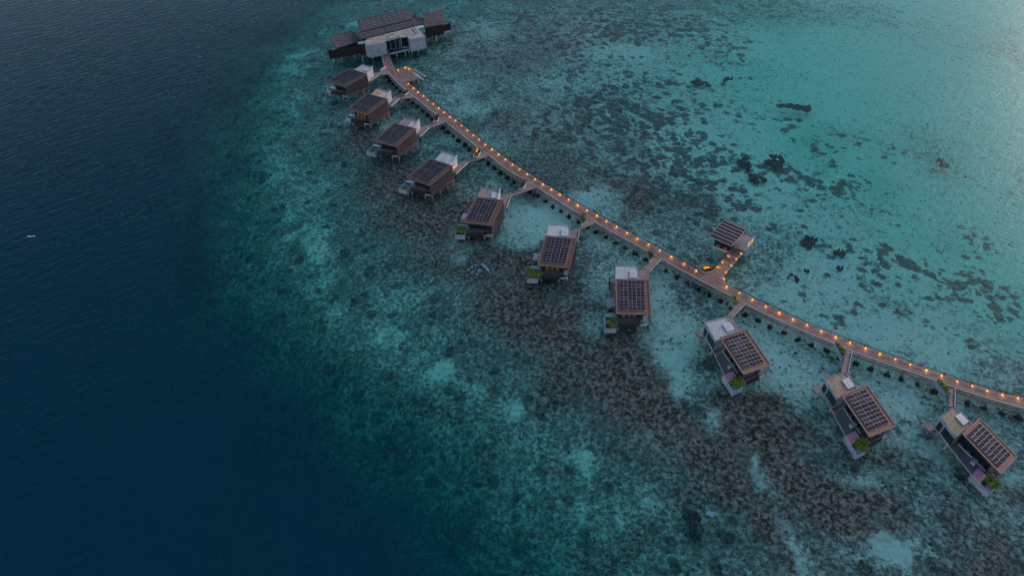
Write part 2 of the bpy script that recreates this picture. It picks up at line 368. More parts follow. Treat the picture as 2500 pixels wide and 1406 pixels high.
def bedz(X, Y):
    n1 = vnoise(X, Y, 9, 1); n2 = vnoise(X, Y, 3.2, 2)
    Xw = X + (vnoise(X, Y, 14, 5) - .5) * 14 + (vnoise(X, Y, 5, 8) - .5) * 5; Yw = Y + (vnoise(X, Y, 14, 6) - .5) * 14 + (vnoise(X, Y, 5, 9) - .5) * 5
    D, S, B, P = fields(Xw, Yw)
    D = D * np.clip(1 + .35 * (n1 - .5) * np.clip(D / 6, 0, 1), .5, 2)
    z = -np.minimum(D, 22) + np.clip(B, 0, 1) * .5 * n2 + .25 * (n2 - .5)
    z = np.minimum(z, -.5)
    return z, dict(sand=S, brown=B, patch=P)
FAR = [20, 80, 250, 800, 2500, 7000]
bed = sheet("seabed", coords(-290, 330, 1.6, FAR), coords(10, 430, 1.6, FAR), bedz, None); tag(bed, kind='structure')
def watz(X, Y):
    D = idw(X, Y, DEPTH); oc = 1 / (1 + np.exp(-(D - 6) / 1.5))
    n = vnoise(X, Y, 16, 11) * .6 + vnoise(X, Y, 7, 12) * .4
    return np.zeros_like(X), dict(depth=np.clip(D * (1 + .5 * (n - .5) * np.clip((D - 2) / 6, 0, 1)), .8, 40), ocean=oc)
wat = sheet("water", coords(-290, 330, 3, FAR), coords(10, 430, 3, FAR), watz, None); tag(wat, kind='structure')
# seabed material
m, nt, b = newmat("seabed")
p = pos(nt)
aS, aB, aP = attr(nt, "sand"), attr(nt, "brown"), attr(nt, "patch")
nL = noise(nt, p, .11, 4, .6, .6); nM = noise(nt, p, .45, 4, .6, .8); nF = noise(nt, p, 1.1, 4, .65, .5); nX = noise(nt, p, 4.0, 2, .6)
s1 = mathn(nt, 'ADD', aS, mathn(nt, 'ADD', mathn(nt, 'MULTIPLY_ADD', nM, 1.5, -.75), mathn(nt, 'MULTIPLY_ADD', nL, 1.2, -.6)))
s1 = mathn(nt, 'ADD', s1, mathn(nt, 'MULTIPLY_ADD', nF, 1.0, -.5))
sandf = ramp(nt, s1, .05, 1.0)
c = mixc(nt, sandf, (.27, .25, .21), (.82, .86, .70))
# small heads on the sand
vo = N(nt, "ShaderNodeTexVoronoi"); vo.inputs["Scale"].default_value = .8; vo.inputs["Randomness"].default_value = 1
wp = N(nt, "ShaderNodeVectorMath", operation='ADD'); nt.links.new(p, wp.inputs[0])
wn_ = N(nt, "ShaderNodeTexNoise"); wn_.inputs["Scale"].default_value = 1.3; nt.links.new(p, wn_.inputs["Vector"])
sc_ = N(nt, "ShaderNodeVectorMath", operation='SCALE'); sc_.inputs["Scale"].default_value = .7; nt.links.new(wn_.outputs["Color"], sc_.inputs[0]); nt.links.new(sc_.outputs[0], wp.inputs[1])
nt.links.new(wp.outputs[0], vo.inputs["Vector"])
rad = N(nt, "ShaderNodeSeparateColor"); nt.links.new(vo.outputs["Color"], rad.inputs[0])
rr = mathn(nt, 'MULTIPLY_ADD', rad.outputs[0], .62, -.26)
dots = ramp(nt, mathn(nt, 'SUBTRACT', rr, vo.outputs["Distance"]), -.05, .10)
dots = mathn(nt, 'MULTIPLY', dots, ramp(nt, aS, 2.0, 1.3))
c = mixc(nt, mathn(nt, 'MULTIPLY', dots, .8), c, (.045, .075, .065))
# large dark coral fields
vp = N(nt, "ShaderNodeTexVoronoi"); vp.inputs["Scale"].default_value = .38
wp2 = N(nt, "ShaderNodeVectorMath", operation='ADD'); nt.links.new(p, wp2.inputs[0])
wn2 = N(nt, "ShaderNodeTexNoise"); wn2.inputs["Scale"].default_value = .6; wn2.inputs["Detail"].default_value = 4; nt.links.new(p, wn2.inputs["Vector"])
sc2 = N(nt, "ShaderNodeVectorMath", operation='SCALE'); sc2.inputs["Scale"].default_value = 2.2; nt.links.new(wn2.outputs["Color"], sc2.inputs[0]); nt.links.new(sc2.outputs[0], wp2.inputs[1])
nt.links.new(wp2.outputs[0], vp.inputs["Vector"])
rad2 = N(nt, "ShaderNodeSeparateColor"); nt.links.new(vp.outputs["Color"], rad2.inputs[0])
nP = noise(nt, p, .3, 5, .68, .6)
pv = mathn(nt, 'ADD', mathn(nt, 'MULTIPLY_ADD', rad2.outputs[1], .55, -.45), mathn(nt, 'MULTIPLY', vp.outputs["Distance"], -.45))
pv = mathn(nt, 'ADD', pv, mathn(nt, 'ADD', mathn(nt, 'MULTIPLY', aP, .62), mathn(nt, 'MULTIPLY_ADD', nP, 1.3, -.65)))
pv = mathn(nt, 'ADD', pv, mathn(nt, 'MULTIPLY_ADD', nF, .5, -.25))
pf = ramp(nt, pv, -.08, .08)
c = mixc(nt, mathn(nt, 'MULTIPLY', pf, .9), c, mixc(nt, ramp(nt, nF, .35, .65), (.06, .052, .05), (.25, .195, .175)))
# single coral heads scattered over the reef flat, some pale, some brown
hv = mathn(nt, 'ADD', mathn(nt, 'MULTIPLY_ADD', rad2.outputs[0], .75, -.34), mathn(nt, 'MULTIPLY', vp.outputs["Distance"], -.55))
hv = mathn(nt, 'ADD', hv, mathn(nt, 'MULTIPLY_ADD', nF, .4, -.2))
hf = mathn(nt, 'MULTIPLY', ramp(nt, hv, -.05, .07), ramp(nt, aS, .95, .35))
c = mixc(nt, mathn(nt, 'MULTIPLY', hf, .75), c, mixc(nt, ramp(nt, rad2.outputs[2], .3, .9), (.085, .065, .052), (.34, .30, .235)))
# brown reef flat
bf = mathn(nt, 'ADD', aB, mathn(nt, 'ADD', mathn(nt, 'MULTIPLY_ADD', nM, 1.3, -.65), mathn(nt, 'MULTIPLY_ADD', nL, .9, -.45)))
c = mixc(nt, mathn(nt, 'MULTIPLY', ramp(nt, bf, .15, .75), .92), c, mixc(nt, ramp(nt, nF, .35, .7), (.15, .068, .054), (.47, .285, .235)))
# fine rubble speckle everywhere but clean sand
sp_ = ramp(nt, mathn(nt, 'ADD', mathn(nt, 'MULTIPLY', nX, .35), mathn(nt, 'MULTIPLY', nF, .65)), .40, .60)
spk = mixc(nt, sp_, (.45, .45, .45), (1.45, 1.45, 1.45))
mx = N(nt, "ShaderNodeMix", data_type='RGBA', blend_type='MULTIPLY')
nt.links.new(mathn(nt, 'MULTIPLY', ramp(nt, sandf, 1.25, .35), .9), mx.inputs[0]); nt.links.new(c, mx.inputs[6]); nt.links.new(spk, mx.inputs[7])
nt.links.new(mx.outputs[2], b.inputs["Base Color"]); b.inputs["Roughness"].default_value = 1; b.inputs["Specular IOR Level"].default_value = 0
bn = N(nt, "ShaderNodeBump"); bn.inputs["Strength"].default_value = 1; bn.inputs["Distance"].default_value = .5
nt.links.new(mathn(nt, 'ADD', nF, mathn(nt, 'MULTIPLY', nX, .4)), bn.inputs["Height"]); nt.links.new(bn.outputs[0], b.inputs["Normal"])
bed.data.materials.append(m)
# water material: absorbs what passes through it by depth, scatters blue where deep, mirrors the sky
m, nt, b = newmat("sea_water"); nt.nodes.remove(b)
out = nt.nodes["Material Output"]
p = pos(nt); dep = attr(nt, "depth"); oc = attr(nt, "ocean")
deepx = mathn(nt, 'MULTIPLY', mathn(nt, 'MAXIMUM', mathn(nt, 'SUBTRACT', dep, 5.0), 0.0), -.13)
def ch(k): return mathn(nt, 'EXPONENT', mathn(nt, 'MULTIPLY_ADD', dep, -k, deepx))
T = N(nt, "ShaderNodeCombineColor")
for i, k in enumerate((.14, .012, .036)): nt.links.new(ch(k), T.inputs[i])
tr = N(nt, "ShaderNodeBsdfTransparent"); nt.links.new(T.outputs[0], tr.inputs[0])
sc = N(nt, "ShaderNodeBsdfDiffuse")
sf = mathn(nt, 'SUBTRACT', 1.0, mathn(nt, 'EXPONENT', mathn(nt, 'MULTIPLY', mathn(nt, 'MAXIMUM', mathn(nt, 'SUBTRACT', dep, 1.5), 0.0), -.14)))
nt.links.new(mixc(nt, sf, (0, 0, 0), (.001, .025, .044)), sc.inputs[0])
add = N(nt, "ShaderNodeAddShader"); nt.links.new(tr.outputs[0], add.inputs[0]); nt.links.new(sc.outputs[0], add.inputs[1])
def waves(ang, sx, sy, scale, det=3):
    mp = N(nt, "ShaderNodeMapping"); mp.vector_type = "TEXTURE"; mp.inputs["Rotation"].default_value = (0, 0, ang); mp.inputs["Scale"].default_value = (1 / sx, 1 / sy, 1)
    nt.links.new(p, mp.inputs[0]); return noise(nt, mp.outputs[0], scale, det, .6, .3)
wo = mathn(nt, 'ADD', waves(R(38), .3, 1, .62, 5), mathn(nt, 'MULTIPLY', waves(R(50), .4, 1, 1.5, 3), .35))
wl = mathn(nt, 'ADD', mathn(nt, 'MULTIPLY', waves(R(-50), .25, 1, .9, 3), .35), mathn(nt, 'MULTIPLY', waves(R(-30), .5, 1, 2.4, 2), .12))
wh = mathn(nt, 'ADD', mathn(nt, 'MULTIPLY', wo, mathn(nt, 'MULTIPLY_ADD', oc, .62, .06)), mathn(nt, 'MULTIPLY', wl, mathn(nt, 'MULTIPLY_ADD', oc, -.3, .48)))
bn = N(nt, "ShaderNodeBump"); bn.inputs["Strength"].default_value = 1; bn.inputs["Distance"].default_value = .42
nt.links.new(wh, bn.inputs["Height"])
gl_ = N(nt, "ShaderNodeBsdfGlossy"); gl_.inputs["Roughness"].default_value = .36; nt.links.new(bn.outputs[0], gl_.inputs["Normal"])
nt.links.new(bn.outputs[0], sc.inputs["Normal"])
fr = N(nt, "ShaderNodeFresnel"); fr.inputs["IOR"].default_value = 1.115; nt.links.new(bn.outputs[0], fr.inputs["Normal"])
mxs = N(nt, "ShaderNodeMixShader"); nt.links.new(fr.outputs[0], mxs.inputs[0]); nt.links.new(add.outputs[0], mxs.inputs[1]); nt.links.new(gl_.outputs[0], mxs.inputs[2])
nt.links.new(mxs.outputs[0], out.inputs[0])
wat.data.materials.append(m)
# ------------------------------------------------------------------ boardwalk
ZD = 2.2
Lpx = [(933.8, 128.5), (934.4, 146.1), (940.3, 162.7), (951, 182.2), (969.7, 201.6), (986.6, 217.6), (1014, 238.5), (1058.7, 275.3), (1096, 303), (1161.5, 356.3), (1197.3, 380.7),
       (1234.4, 411.4), (1278, 437), (1312, 457), (1380, 501), (1419.8, 524), (1454.9, 543.5), (1509.4, 574), (1581.6, 612), (1614.8, 631.7), (1657.4, 655.3), (1703.6, 680.3),
       (1782.4, 720), (1818.5, 741.4), (1900, 781), (2000, 823), (2036, 837), (2080, 857), (2180, 892), (2280, 926), (2332, 946), (2400, 968), (2500, 996), (2640, 1034)]
LA = ([(1388, 495), (1462, 555), (1530, 610), (1605, 665), (1668, 722), (1747, 780), (1825, 840), (1905, 900), (1985, 962), (2065, 1022)], 2)
def px_of(c, pts): X, Y, S = CROPS[c]; return [(X + x / S, Y + y / S) for x, y in pts]
LAMPS_A = px_of(2, LA[0]) + px_of(11, [(212, 45), (322, 135), (437, 225), (550, 313), (672, 407), (797, 497), (922, 593), (1050, 688), (1183, 785), (1320, 875), (1467, 970), (1618, 1065), (1765, 1165), (1930, 1260), (2088, 1358)]) \
    + [(1389, 486.8), (1410.8, 500)] + px_of(16, [(290, 68), (420, 138), (547, 210), (681, 284), (818, 362), (957, 440), (1102, 518), (1250, 597), (1408, 680), (1575, 775), (1730, 865)])
LAMPS_B = px_of(6, [(727, 1073), (895, 1155), (1068, 1240), (1248, 1328)]) + px_of(7, [(1222, 207), (1390, 290)]) + [(1971.3, 791.5)] + \
    px_of(12, [(28, 235), (204, 305), (380, 375), (570, 445), (745, 510), (933, 577), (1115, 642), (1310, 712), (1500, 778), (1690, 848), (1873, 903), (2055, 960), (2240, 1010), (2428, 1052)])
Rtop = [(952.3, 127.6), (954.5, 146), (960.6, 160.9), (968, 172), (980, 187), (992, 199)]
def edge_off(pts, off):
    P = [G(x, y, ZD) for x, y in pts]; out = []
    for i, q in enumerate(P):
        t = (P[min(i + 1, len(P) - 1)] - P[max(i - 1, 0)]).normalized(); out.append(q + Vector((t.y, -t.x, 0)) * -off)
    return out
gapR = [G(*p, ZD) for p in px_of(6, [(500, 960), (620, 1020)])]
Rpts = [G(x, y, ZD) for x, y in Rtop] + edge_off(LAMPS_A, .35) + gapR + edge_off(LAMPS_B + [(2540, 983), (2640, 1006)], .35)
Lp = resample(smooth([G(x, y, ZD) for x, y in Lpx], 2), n=150); Rp = resample(smooth(Rpts, 1), n=150)
bw = thing("boardwalk", tuple(Lp[0].lerp(Rp[0], .5) * 1), "long curving timber boardwalk on concrete piles with warm lamps along its far edge", "boardwalk")
def ribbon(mb, A, B, th, m=0, ms=0):
    acc = 0; Wd = (A[0] - B[0]).length
    for i in range(len(A) - 1):
        d = ((A[i + 1] - A[i]).length + (B[i + 1] - B[i]).length) / 2
        q = [B[i], B[i + 1], A[i + 1], A[i]]
        mb.poly(q, m, [(acc, 0), (acc + d, 0), (acc + d, Wd), (acc, Wd)])
        dn = Vector((0, 0, -th))
        mb.poly([p + dn for p in q[::-1]], ms)
        mb.poly([A[i], A[i + 1], A[i + 1] + dn, A[i] + dn], ms, [(acc, 0), (acc + d, 0), (acc + d, th), (acc, th)])
        mb.poly([B[i + 1], B[i], B[i] + dn, B[i + 1] + dn], ms, [(acc, 0), (acc + d, 0), (acc + d, th), (acc, th)])
        acc += d
if (Lp[1] - Lp[0]).cross(Rp[0] - Lp[0]).z > 0: pass
mb = MB(); ribbon(mb, Lp, Rp, .22); mb.build("deck", M['deck'], bw)
def offs(P, Q, d, dz=0):   # points from P towards Q by d metres
    return [p + (q - p).normalized() * d + Vector((0, 0, dz)) for p, q in zip(P, Q)]
mb = MB(); ribbon(mb, offs(Lp, Rp, -.16, .05), offs(Lp, Rp, 0.02, .05), .5, 0, 1); mb.build("edge_beam", [M['edge'], M['fascia']], bw)
# lower service beam hung outboard of the near edge
mb = MB(); ribbon(mb, offs(Lp, Rp, -.42, -.75), offs(Lp, Rp, -.18, -.75), .45, 0, 0); mb.build("service_beam", M['fascia'], bw)
# railing along the far edge: dark top rail with thin posts
def rail(path, h, posts, w_=.07, ph=.06):
    mb = MB()
    for a, b in zip(path, path[1:]): mb.bar(a + Vector((0, 0, h)), b + Vector((0, 0, h)), w_, ph)
    for p in resample(path, step=posts): mb.bar(p, p + Vector((0, 0, h)), .06, .06)
    return mb
RR = offs(Rp, Lp, -.06)
L1 = [p for p in RR if p.x < G(1703, 668, ZD).x and p.x > G(990, 200, ZD).x]
L2 = [p for p in RR if p.x > G(1776, 700, ZD).x]
rail(L1, .42, 1.75, .12, .14).build("railing", M['darkwood'], bw)
rail(L2, .42, 1.75, .12, .14).build("railing", M['darkwood'], bw)
# plaza and the fork to the pavilion belong to the same deck
mb = MB(); mb.prism([G(966, 171, ZD - .01), *gl(14, [(940, 410), (1050, 470)], ZD - .01), *gl(14, [(1195, 660), (1180, 740), (950, 805)], ZD - .01), G(985, 193, ZD - .01)], ZD - .25, d=Lp[25] - Lp[20]); mb.build("deck", M['deck'], bw); mb = MB()
mb.prism(gl(6, [(330, 840), (430, 905), (560, 862), (610, 800), (715, 645), (790, 560), (955, 620), (700, 925), (700, 985), (722, 1060), (650, 1075), (480, 1000)], ZD - .01), ZD - .25, d=Lp[80] - Lp[75])
mb.build("deck", M['deck'], bw)
# piles under the near edge, each with an overgrown footing
rows = resample(Lp, step=3.35)
ctr = [a.lerp(b, .5) for a, b in zip(Lp, Rp)]
def nearest(P, q): return min(range(len(P)), key=lambda i: (P[i] - q).length)
np_ = 0
for k, q in enumerate(rows):
    if q.x > 128: break
    i = nearest(Lp, q); d = (Rp[i] - Lp[i]).normalized()
    if np_ >= 78: break
    p = q + d * .25; mb = MB(); mb.tube((p.x, p.y, -2.6), (p.x, p.y, ZD - .3), .17, .17, 8)
    mb.bar(p + Vector((0, 0, -.35)), p + d * ((Rp[i] - Lp[i]).length - .4) + Vector((0, 0, -.35)), .22, .28)
    po = mb.build("pile", M['pile'], bw); np_ += 1
    mb = MB(); rr_ = random.uniform(.42, .65); mb.blob((p.x, p.y, -1.7), .45, .45, .9, seed=k, rough=.5)
    for j in range(9):
        a_ = random.uniform(0, 6.28); d2_ = min(.6, abs(random.gauss(0, .45)))
        mb.blob((p.x + math.cos(a_) * d2_, p.y + math.sin(a_) * d2_, -1.7 + random.uniform(-.2, .5) * (1 - min(d2_, 1))), rr_ * random.uniform(.35, .8), rr_ * random.uniform(.35, .8), random.uniform(.3, .8), seed=k * 9 + j, rough=.6, sub=2)
    f = mb.build("footing", M['wetpile']); f.parent = po; f['_w'] = po['_w']
    off = Vector(bw['_w'])
    for v in f.data.vertices: v.co -= off
mb = MB()
for fx, fy, c in ((1110, 850, 14), (1225, 860, 14), (1090, 700, 14)):
    p = g(c, fx, fy, 0); mb.tube((p.x, p.y, -2.4), (p.x, p.y, ZD - .2), .16, .16, 8)
mb.build("pile", M['pile'], bw)

# ------------------------------------------------------------------ lamps
lm_ = thing("bollard_lamp", (0, 0, 0), "lamp", "lamp")
mb = MB(); mb.prism([(-.06, -.05, .34), (.06, -.05, .34), (.06, .05, .34), (-.06, .05, .34)], 0); mb.prism([(-.1, -.1, .40), (.1, -.1, .40), (.1, .1, .40), (-.1, .1, .40)], .36); mb.build("post", M['black'], lm_)
mb = MB(); mb.prism([(-.10, -.09, .355), (.10, -.09, .355), (.10, .09, .355), (-.10, .09, .355)], .2); mb.prism([(-.17, -.15, .06), (.17, -.15, .06), (.17, .15, .06), (-.17, .15, .06)], .02); mb.build("lens", M['lamp'], lm_)
ld = bpy.data.lights.new("glow", 'POINT'); ld.energy = 11; ld.color = (1, .44, .11); ld.shadow_soft_size = .12
lo = bpy.data.objects.new("glow", ld); COL.objects.link(lo); lo.parent = lm_; lo.location = (.05, -.35, .42)
protos = list(lm_.children); first = [True]; LD = [ld, ld, ld, ld.copy(), ld.copy()]; LD[3].energy = 6; LD[4].energy = 15; LR = random.Random(4)
def put_lamp(p, ang, label, group, scale=1.0):
    if first[0]: r = lm_; first[0] = False
    else:
        r = lm_.copy(); COL.objects.link(r)
        for ch_ in protos:
            c_ = ch_.copy(); COL.objects.link(c_); c_.parent = r
            if c_.type == 'LIGHT': c_.data = LR.choice(LD)
    r.location = p; r.rotation_euler = (0, 0, ang); tag(r, label, "lamp", group); return r
ORD = ["first", "second", "third", "fourth", "fifth", "sixth", "seventh", "eighth", "ninth", "tenth", "eleventh", "twelfth", "thirteenth", "fourteenth", "fifteenth", "sixteenth"]
JX = [(0, "small square platform near the big hall"), (1096, "ochre-roofed villa's walkway end with the green strip planter"), (1185, "the walkway with the fire-lit planter"), (1290, "the walkway to the brown-roofed villa with the small tree"),
      (1432, "the walkway to the villa with the plain white flat roof"), (1600, "the walkway to the villa seen straight from behind"), (1750, "the fork to the lone pavilion"), (2050, "the walkway to the brown-topped villa left of the corner one"), (2315, "the walkway to the corner villa")]
JN = [(980, "the square platform by the large hall"), (1080, "the fork of the third villa from the hall"), (1187, "the planter lit by fire"), (1290, "the fork of the fifth villa from the hall"), (1435, "the fork of the villa with the white flat roof"),
      (1600, "the fork of the seventh villa from the hall"), (1772, "the pavilion fork"), (2062, "the fork of the second-nearest villa"), (2325, "the fork of the corner villa")]
cnt = {}
def lamp_label(x):
    k = max(i for i, (jx, _) in enumerate(JN) if x >= jx - 1); cnt[k] = cnt.get(k, 0) + 1
    return "glowing amber deck lamp, %s past %s" % (ORD[cnt[k] - 1], JN[k][1])
for seq in (LAMPS_A, LAMPS_B):
    P = [G(x, y, ZD + .25) for x, y in seq]
    for i, ((x, y), q) in enumerate(zip(seq, P)):
        t = P[min(i + 1, len(P) - 1)] - P[max(i - 1, 0)]
        q.z = ZD; put_lamp(q, math.atan2(t.y, t.x), lamp_label(x), "lamps along the far edge of the boardwalk")
sp = [(742, 665, "left edge of pavilion walkway, nearest the hut"), (668, 745, "left edge of pavilion walkway, middle one"), (608, 815, "left edge of pavilion walkway, beside the fire-lit shrubs"),
      (915, 638, "right edge of pavilion walkway, under the white hut wall"), (850, 710, "right edge of pavilion walkway, second from the hut"), (785, 795, "right edge of pavilion walkway, third from the hut"), (715, 880, "right edge of pavilion walkway, fourth from the hut"), (690, 970, "right edge of pavilion walkway, where it widens to the boardwalk")]
for x, y, l in sp:
    q = g(6, x, y, ZD + .25); q.z = ZD; put_lamp(q, 1.1, "amber lamp on the " + l, "lamps along the pavilion walkway")
for x, y, l in ((722, 505, "left"), (895, 448, "middle"), (990, 480, "dimmer right")):
    q = g(14, x, y, ZD + .25); q.z = ZD; put_lamp(q, .3, "amber lamp on the back edge of the square platform, %s one of three" % l, "lamps on the square platform")

# ------------------------------------------------------------------ walkways to the villas and planters
WALK = {1: (2, [(1070, 262), (1122, 362), (985, 370), (815, 470), (785, 390), (885, 345), (985, 325)]),
        2: (2, [(1400, 600), (1497, 697), (1260, 715), (1135, 825), (1085, 760), (1150, 700), (1275, 662)]),
        3: (3, [(1112, 190), (1203, 305), (985, 378), (860, 492), (800, 420), (868, 368), (1030, 310), (1085, 290)]),
        4: (3, [(1655, 620), (1760, 730), (1475, 818), (1322, 965), (1270, 880), (1345, 828), (1525, 765), (1595, 740)]),
        5: (4, [(1068, 85), (1166, 180), (880, 282), (828, 418), (760, 330), (765, 268), (960, 205), (1020, 183)]),
        6: (4, [(1745, 500), (1866, 578), (1665, 658), (1640, 810), (1540, 770), (1555, 670), (1690, 603), (1742, 567)]),
        7: (5, [(1478, 445), (1565, 492), (1425, 640), (1425, 730), (1300, 725), (1308, 622), (1435, 522)]),
        8: (7, [(710, 70), (805, 112), (638, 285), (745, 430), (680, 450), (572, 262), (665, 145)]),
        9: (8, [(458, 145), (530, 168), (484, 392), (595, 580), (560, 590), (440, 380), (408, 372)]),
        10: (9, [(408, 210), (478, 207), (470, 392), (675, 580), (640, 605), (470, 400), (406, 390)])}
VL = {1: "mauve-roofed villa next to the big hall", 2: "ochre-topped second villa from the hall", 3: "third villa from the hall", 4: "mottled grey-topped villa with roof lights burning",
      5: "villa with the smallest seaward tree", 6: "villa with the plain white flat roof", 7: "villa with the roof panels seen squarely", 8: "speckled white-topped villa with a sky-tinted pink pad",
      9: "tan-topped villa left of the corner one", 10: "tan-topped villa in the far right corner"}
HR = {1: [(1118, 366), (985, 372), (818, 470)], 2: [(1262, 716), (1137, 822)], 3: [(985, 378), (862, 490)], 4: [(1475, 820), (1324, 962)], 5: [(880, 283), (828, 415)], 6: [(1666, 660), (1641, 800)],
      7: [(1562, 494), (1425, 640)], 8: [(803, 113), (638, 285)], 9: [(529, 170), (484, 390)], 10: [(475, 208), (470, 390)]}
HL = {1: [(985, 323), (890, 343)], 2: [(1270, 660), (1180, 672)], 3: [(1030, 308), (870, 345)], 4: [(1525, 763), (1375, 797)], 5: [(960, 203), (798, 262)], 6: [(1690, 601), (1560, 668)],
      7: [(1433, 524), (1330, 615)], 8: [(663, 147), (575, 258)], 9: [(437, 238), (408, 370)], 10: [(406, 250), (404, 385), (310, 435)]}
for k, (c, pts) in WALK.items():
    top = gl(c, pts, ZD - .02); cen = sum(top, Vector()) / len(top)
    t = thing("walkway", (cen.x, cen.y, 0), "branch timber walkway leading to the " + VL[k], "walkway", "branch walkways from boardwalk to villas")
    mb = MB(); d = (top[3] - top[1]); mb.prism(top, ZD - .3, d=(-d.y, d.x)); mb.build("deck", M['branch'], t)
    r_ = gl(c, HR[k], ZD); mb = MB()
    for a, b in zip(r_, r_[1:]): mb.bar(a + Vector((0, 0, .12)), b + Vector((0, 0, .12)), .12, .22)
    mb.build("kerb", M['edge'], t)
    r_ = gl(c, HL[k], ZD); rail(r_, .55, 1.5, .1, .1).build("handrail", M['darkwood'], t)
    ir = resample(gl(c, HR[k], 0), step=3.0)
    for q in ir[::1]:
        mb = MB(); qq = q.lerp(Vector((cen.x, cen.y, 0)), .05); mb.tube((qq.x, qq.y, -2.4), (qq.x, qq.y, ZD - .28), .15, .15, 8)
        mb.build("pile", M['pile'], t)
VS = {2: 'second villa from the hall', 3: 'third villa from the hall', 4: 'fourth villa from the hall', 5: 'fifth villa from the hall', 6: 'plain white-roofed villa', 7: 'speckled villa seen squarely', 8: 'speckled villa with sky-tinted pink pad', 9: 'middle tan-roofed villa', 10: 'corner villa'}
PLANT = {1: None, 2: (14, [(960, 975), (1000, 1035), (885, 1125), (790, 1125), (800, 1065)], 14), 3: (3, [(1098, 185), (1100, 235), (1085, 290), (1030, 302), (1040, 215)], 3),
         4: (11, [(575, 450), (600, 500), (520, 650), (430, 660), (428, 620), (500, 470)], 11), 5: (4, [(1035, 72), (1063, 100), (1022, 180), (965, 200), (975, 165)], 4),
         6: (4, [(1712, 452), (1742, 480), (1740, 565), (1685, 605), (1690, 490)], 4), 7: (5, [(1412, 395), (1455, 405), (1476, 455), (1436, 522)], 5),
         8: (7, [(622, 0), (690, 30), (712, 78), (664, 148)], 7), 9: (8, [(335, 72), (420, 85), (458, 160), (432, 238)], 8), 10: (9, [(262, 110), (350, 130), (412, 215), (392, 268)], 9)}
for k, e in PLANT.items():
    if not e:
        a, b = gl(14, [(435, 465), (290, 548)], ZD); t = thing("low_wall", tuple(a), "short white parapet at the start of the walkway nearest the hall", "wall")
        mb = MB(); mb.bar(a + Vector((0, 0, .4)), b + Vector((0, 0, .4)), .25, .9); mb.build("parapet", M['wall'], t); t["kind"] = "thing"; continue
    c, pts, _ = e; top = gl(c, pts, ZD + .55); cen = sum(top, Vector()) / len(top)
    look = "fire-lit shrubs" if k == 4 else ("dark green shrubs" if k in (2, 5, 7) else "bright green shrubs")
    t = thing("planter", (cen.x, cen.y, 1.2), "white planter of %s at the fork of the %s" % (look, VS[k]), "planter", "planters at the walkway forks")
    mb = MB(); n = len(top); inn = [p.lerp(cen, .14) for p in top]
    for i in range(n):
        j = (i + 1) % n
        h = .25 if k in (8, 9, 10) and i != n - 1 else 0
        A_, B_, C_, D_ = top[i].copy(), top[j].copy(), inn[j].copy(), inn[i].copy()
        mb.prism([A_, B_, C_, D_], ZD - .9 if k in (8, 9, 10) else ZD - .5)
    mb.build("planter_wall", M['wall'], t)
    mb = MB(); mb.prism([Vector((p.x, p.y, ZD + .3)) for p in inn], ZD - .3); mb.build("soil", M['soil'], t)
    mb = MB()
    a, b = inn[0], inn[n // 2 + (1 if n > 4 else 0)]
    lenp = (top[0] - top[n - 1]).length
    rr_ = 0.42 * min((inn[0] - inn[n // 2]).length, 2.2)
    for i in range(7):
        q = inn[0].lerp(inn[n - 1], i / 6).lerp(inn[1].lerp(inn[n - 2], i / 6), .5)
        mb.leaves((q.x, q.y, ZD + .65), rr_, .45, 60, .16, k * 11 + i, clumps=4)
    mb.build("shrub", M['leafdark'] if k in (2, 5, 7, 3) else M['leaf'], t)
    if k == 4:
        mb = MB(); q1, q2 = gl(11, [(490, 560), (520, 500)], ZD + .75); mb.bar(q1, q2, .16, .1); mb.build("strip_light", M['fire'], t)
        l = bpy.data.lights.new("glow", 'POINT'); l.energy = 22; l.color = (1, .3, .03); l.shadow_soft_size = .3
        o = bpy.data.objects.new("glow", l); COL.objects.link(o); o.parent = t; o.location = (q1.lerp(q2, .5) - Vector(t['_w']) + Vector((0, 0, .7)))
# fork planter by the pavilion
ring = gl(6, [(370, 838), (385, 822), (470, 795), (585, 792), (600, 812), (560, 862), (490, 895), (425, 900)], ZD + .3); cen = sum(ring, Vector()) / len(ring)
t = thing("planter", (cen.x, cen.y, 1.2), "oval planter of fire-lit shrubs with curved white wall beside the pavilion walkway", "planter")
mb = MB(); inn = [p.lerp(cen, .12) for p in ring]
for i in range(len(ring)):
    j = (i + 1) % len(ring); mb.prism([ring[i], ring[j], inn[j], inn[i]], ZD - .6)
mb.build("planter_wall", M['wall'], t)
mb = MB(); mb.prism([Vector((p.x, p.y, ZD + .1)) for p in inn], ZD - .4); mb.build("soil", M['soil'], t)
mb = MB()
for i in range(9):
    q = g(6, 400 + i * 21, 842 - i * 3.5, ZD + .5); mb.leaves(q, .75, .45, 60, .17, 90 + i, clumps=4)
mb.build("shrub", M['leaf'], t)
mb = MB(); q1, q2 = gl(6, [(425, 838), (495, 822)], ZD + .95); mb.bar(q1, q2, .2, .1); mb.build("strip_light", M['fire'], t)
l = bpy.data.lights.new("glow", 'POINT'); l.energy = 34; l.color = (1, .3, .03); l.shadow_soft_size = .3
o = bpy.data.objects.new("glow", l); COL.objects.link(o); o.parent = t; o.location = (q1.lerp(q2, .5) - Vector(t['_w']) + Vector((0, 0, .7)))
# dark bollards at the fire-lit fork
for x, y, l in ((597, 555, "slim dark post standing on the walkway beside the fire-lit planter wall"), (402, 655, "dark squat post at the handrail end by the fire-lit planter")):
    q = g(11, x, y, ZD); o = thing("bollard", tuple(q), l, "bollard"); mb = MB(); mb.tube(q, q + Vector((0, 0, .85)), .13, .1, 8); mb.tube(q + Vector((0, 0, .85)), q + Vector((0, 0, .95)), .15, .12, 8); mb.build("post", M['black'], o)
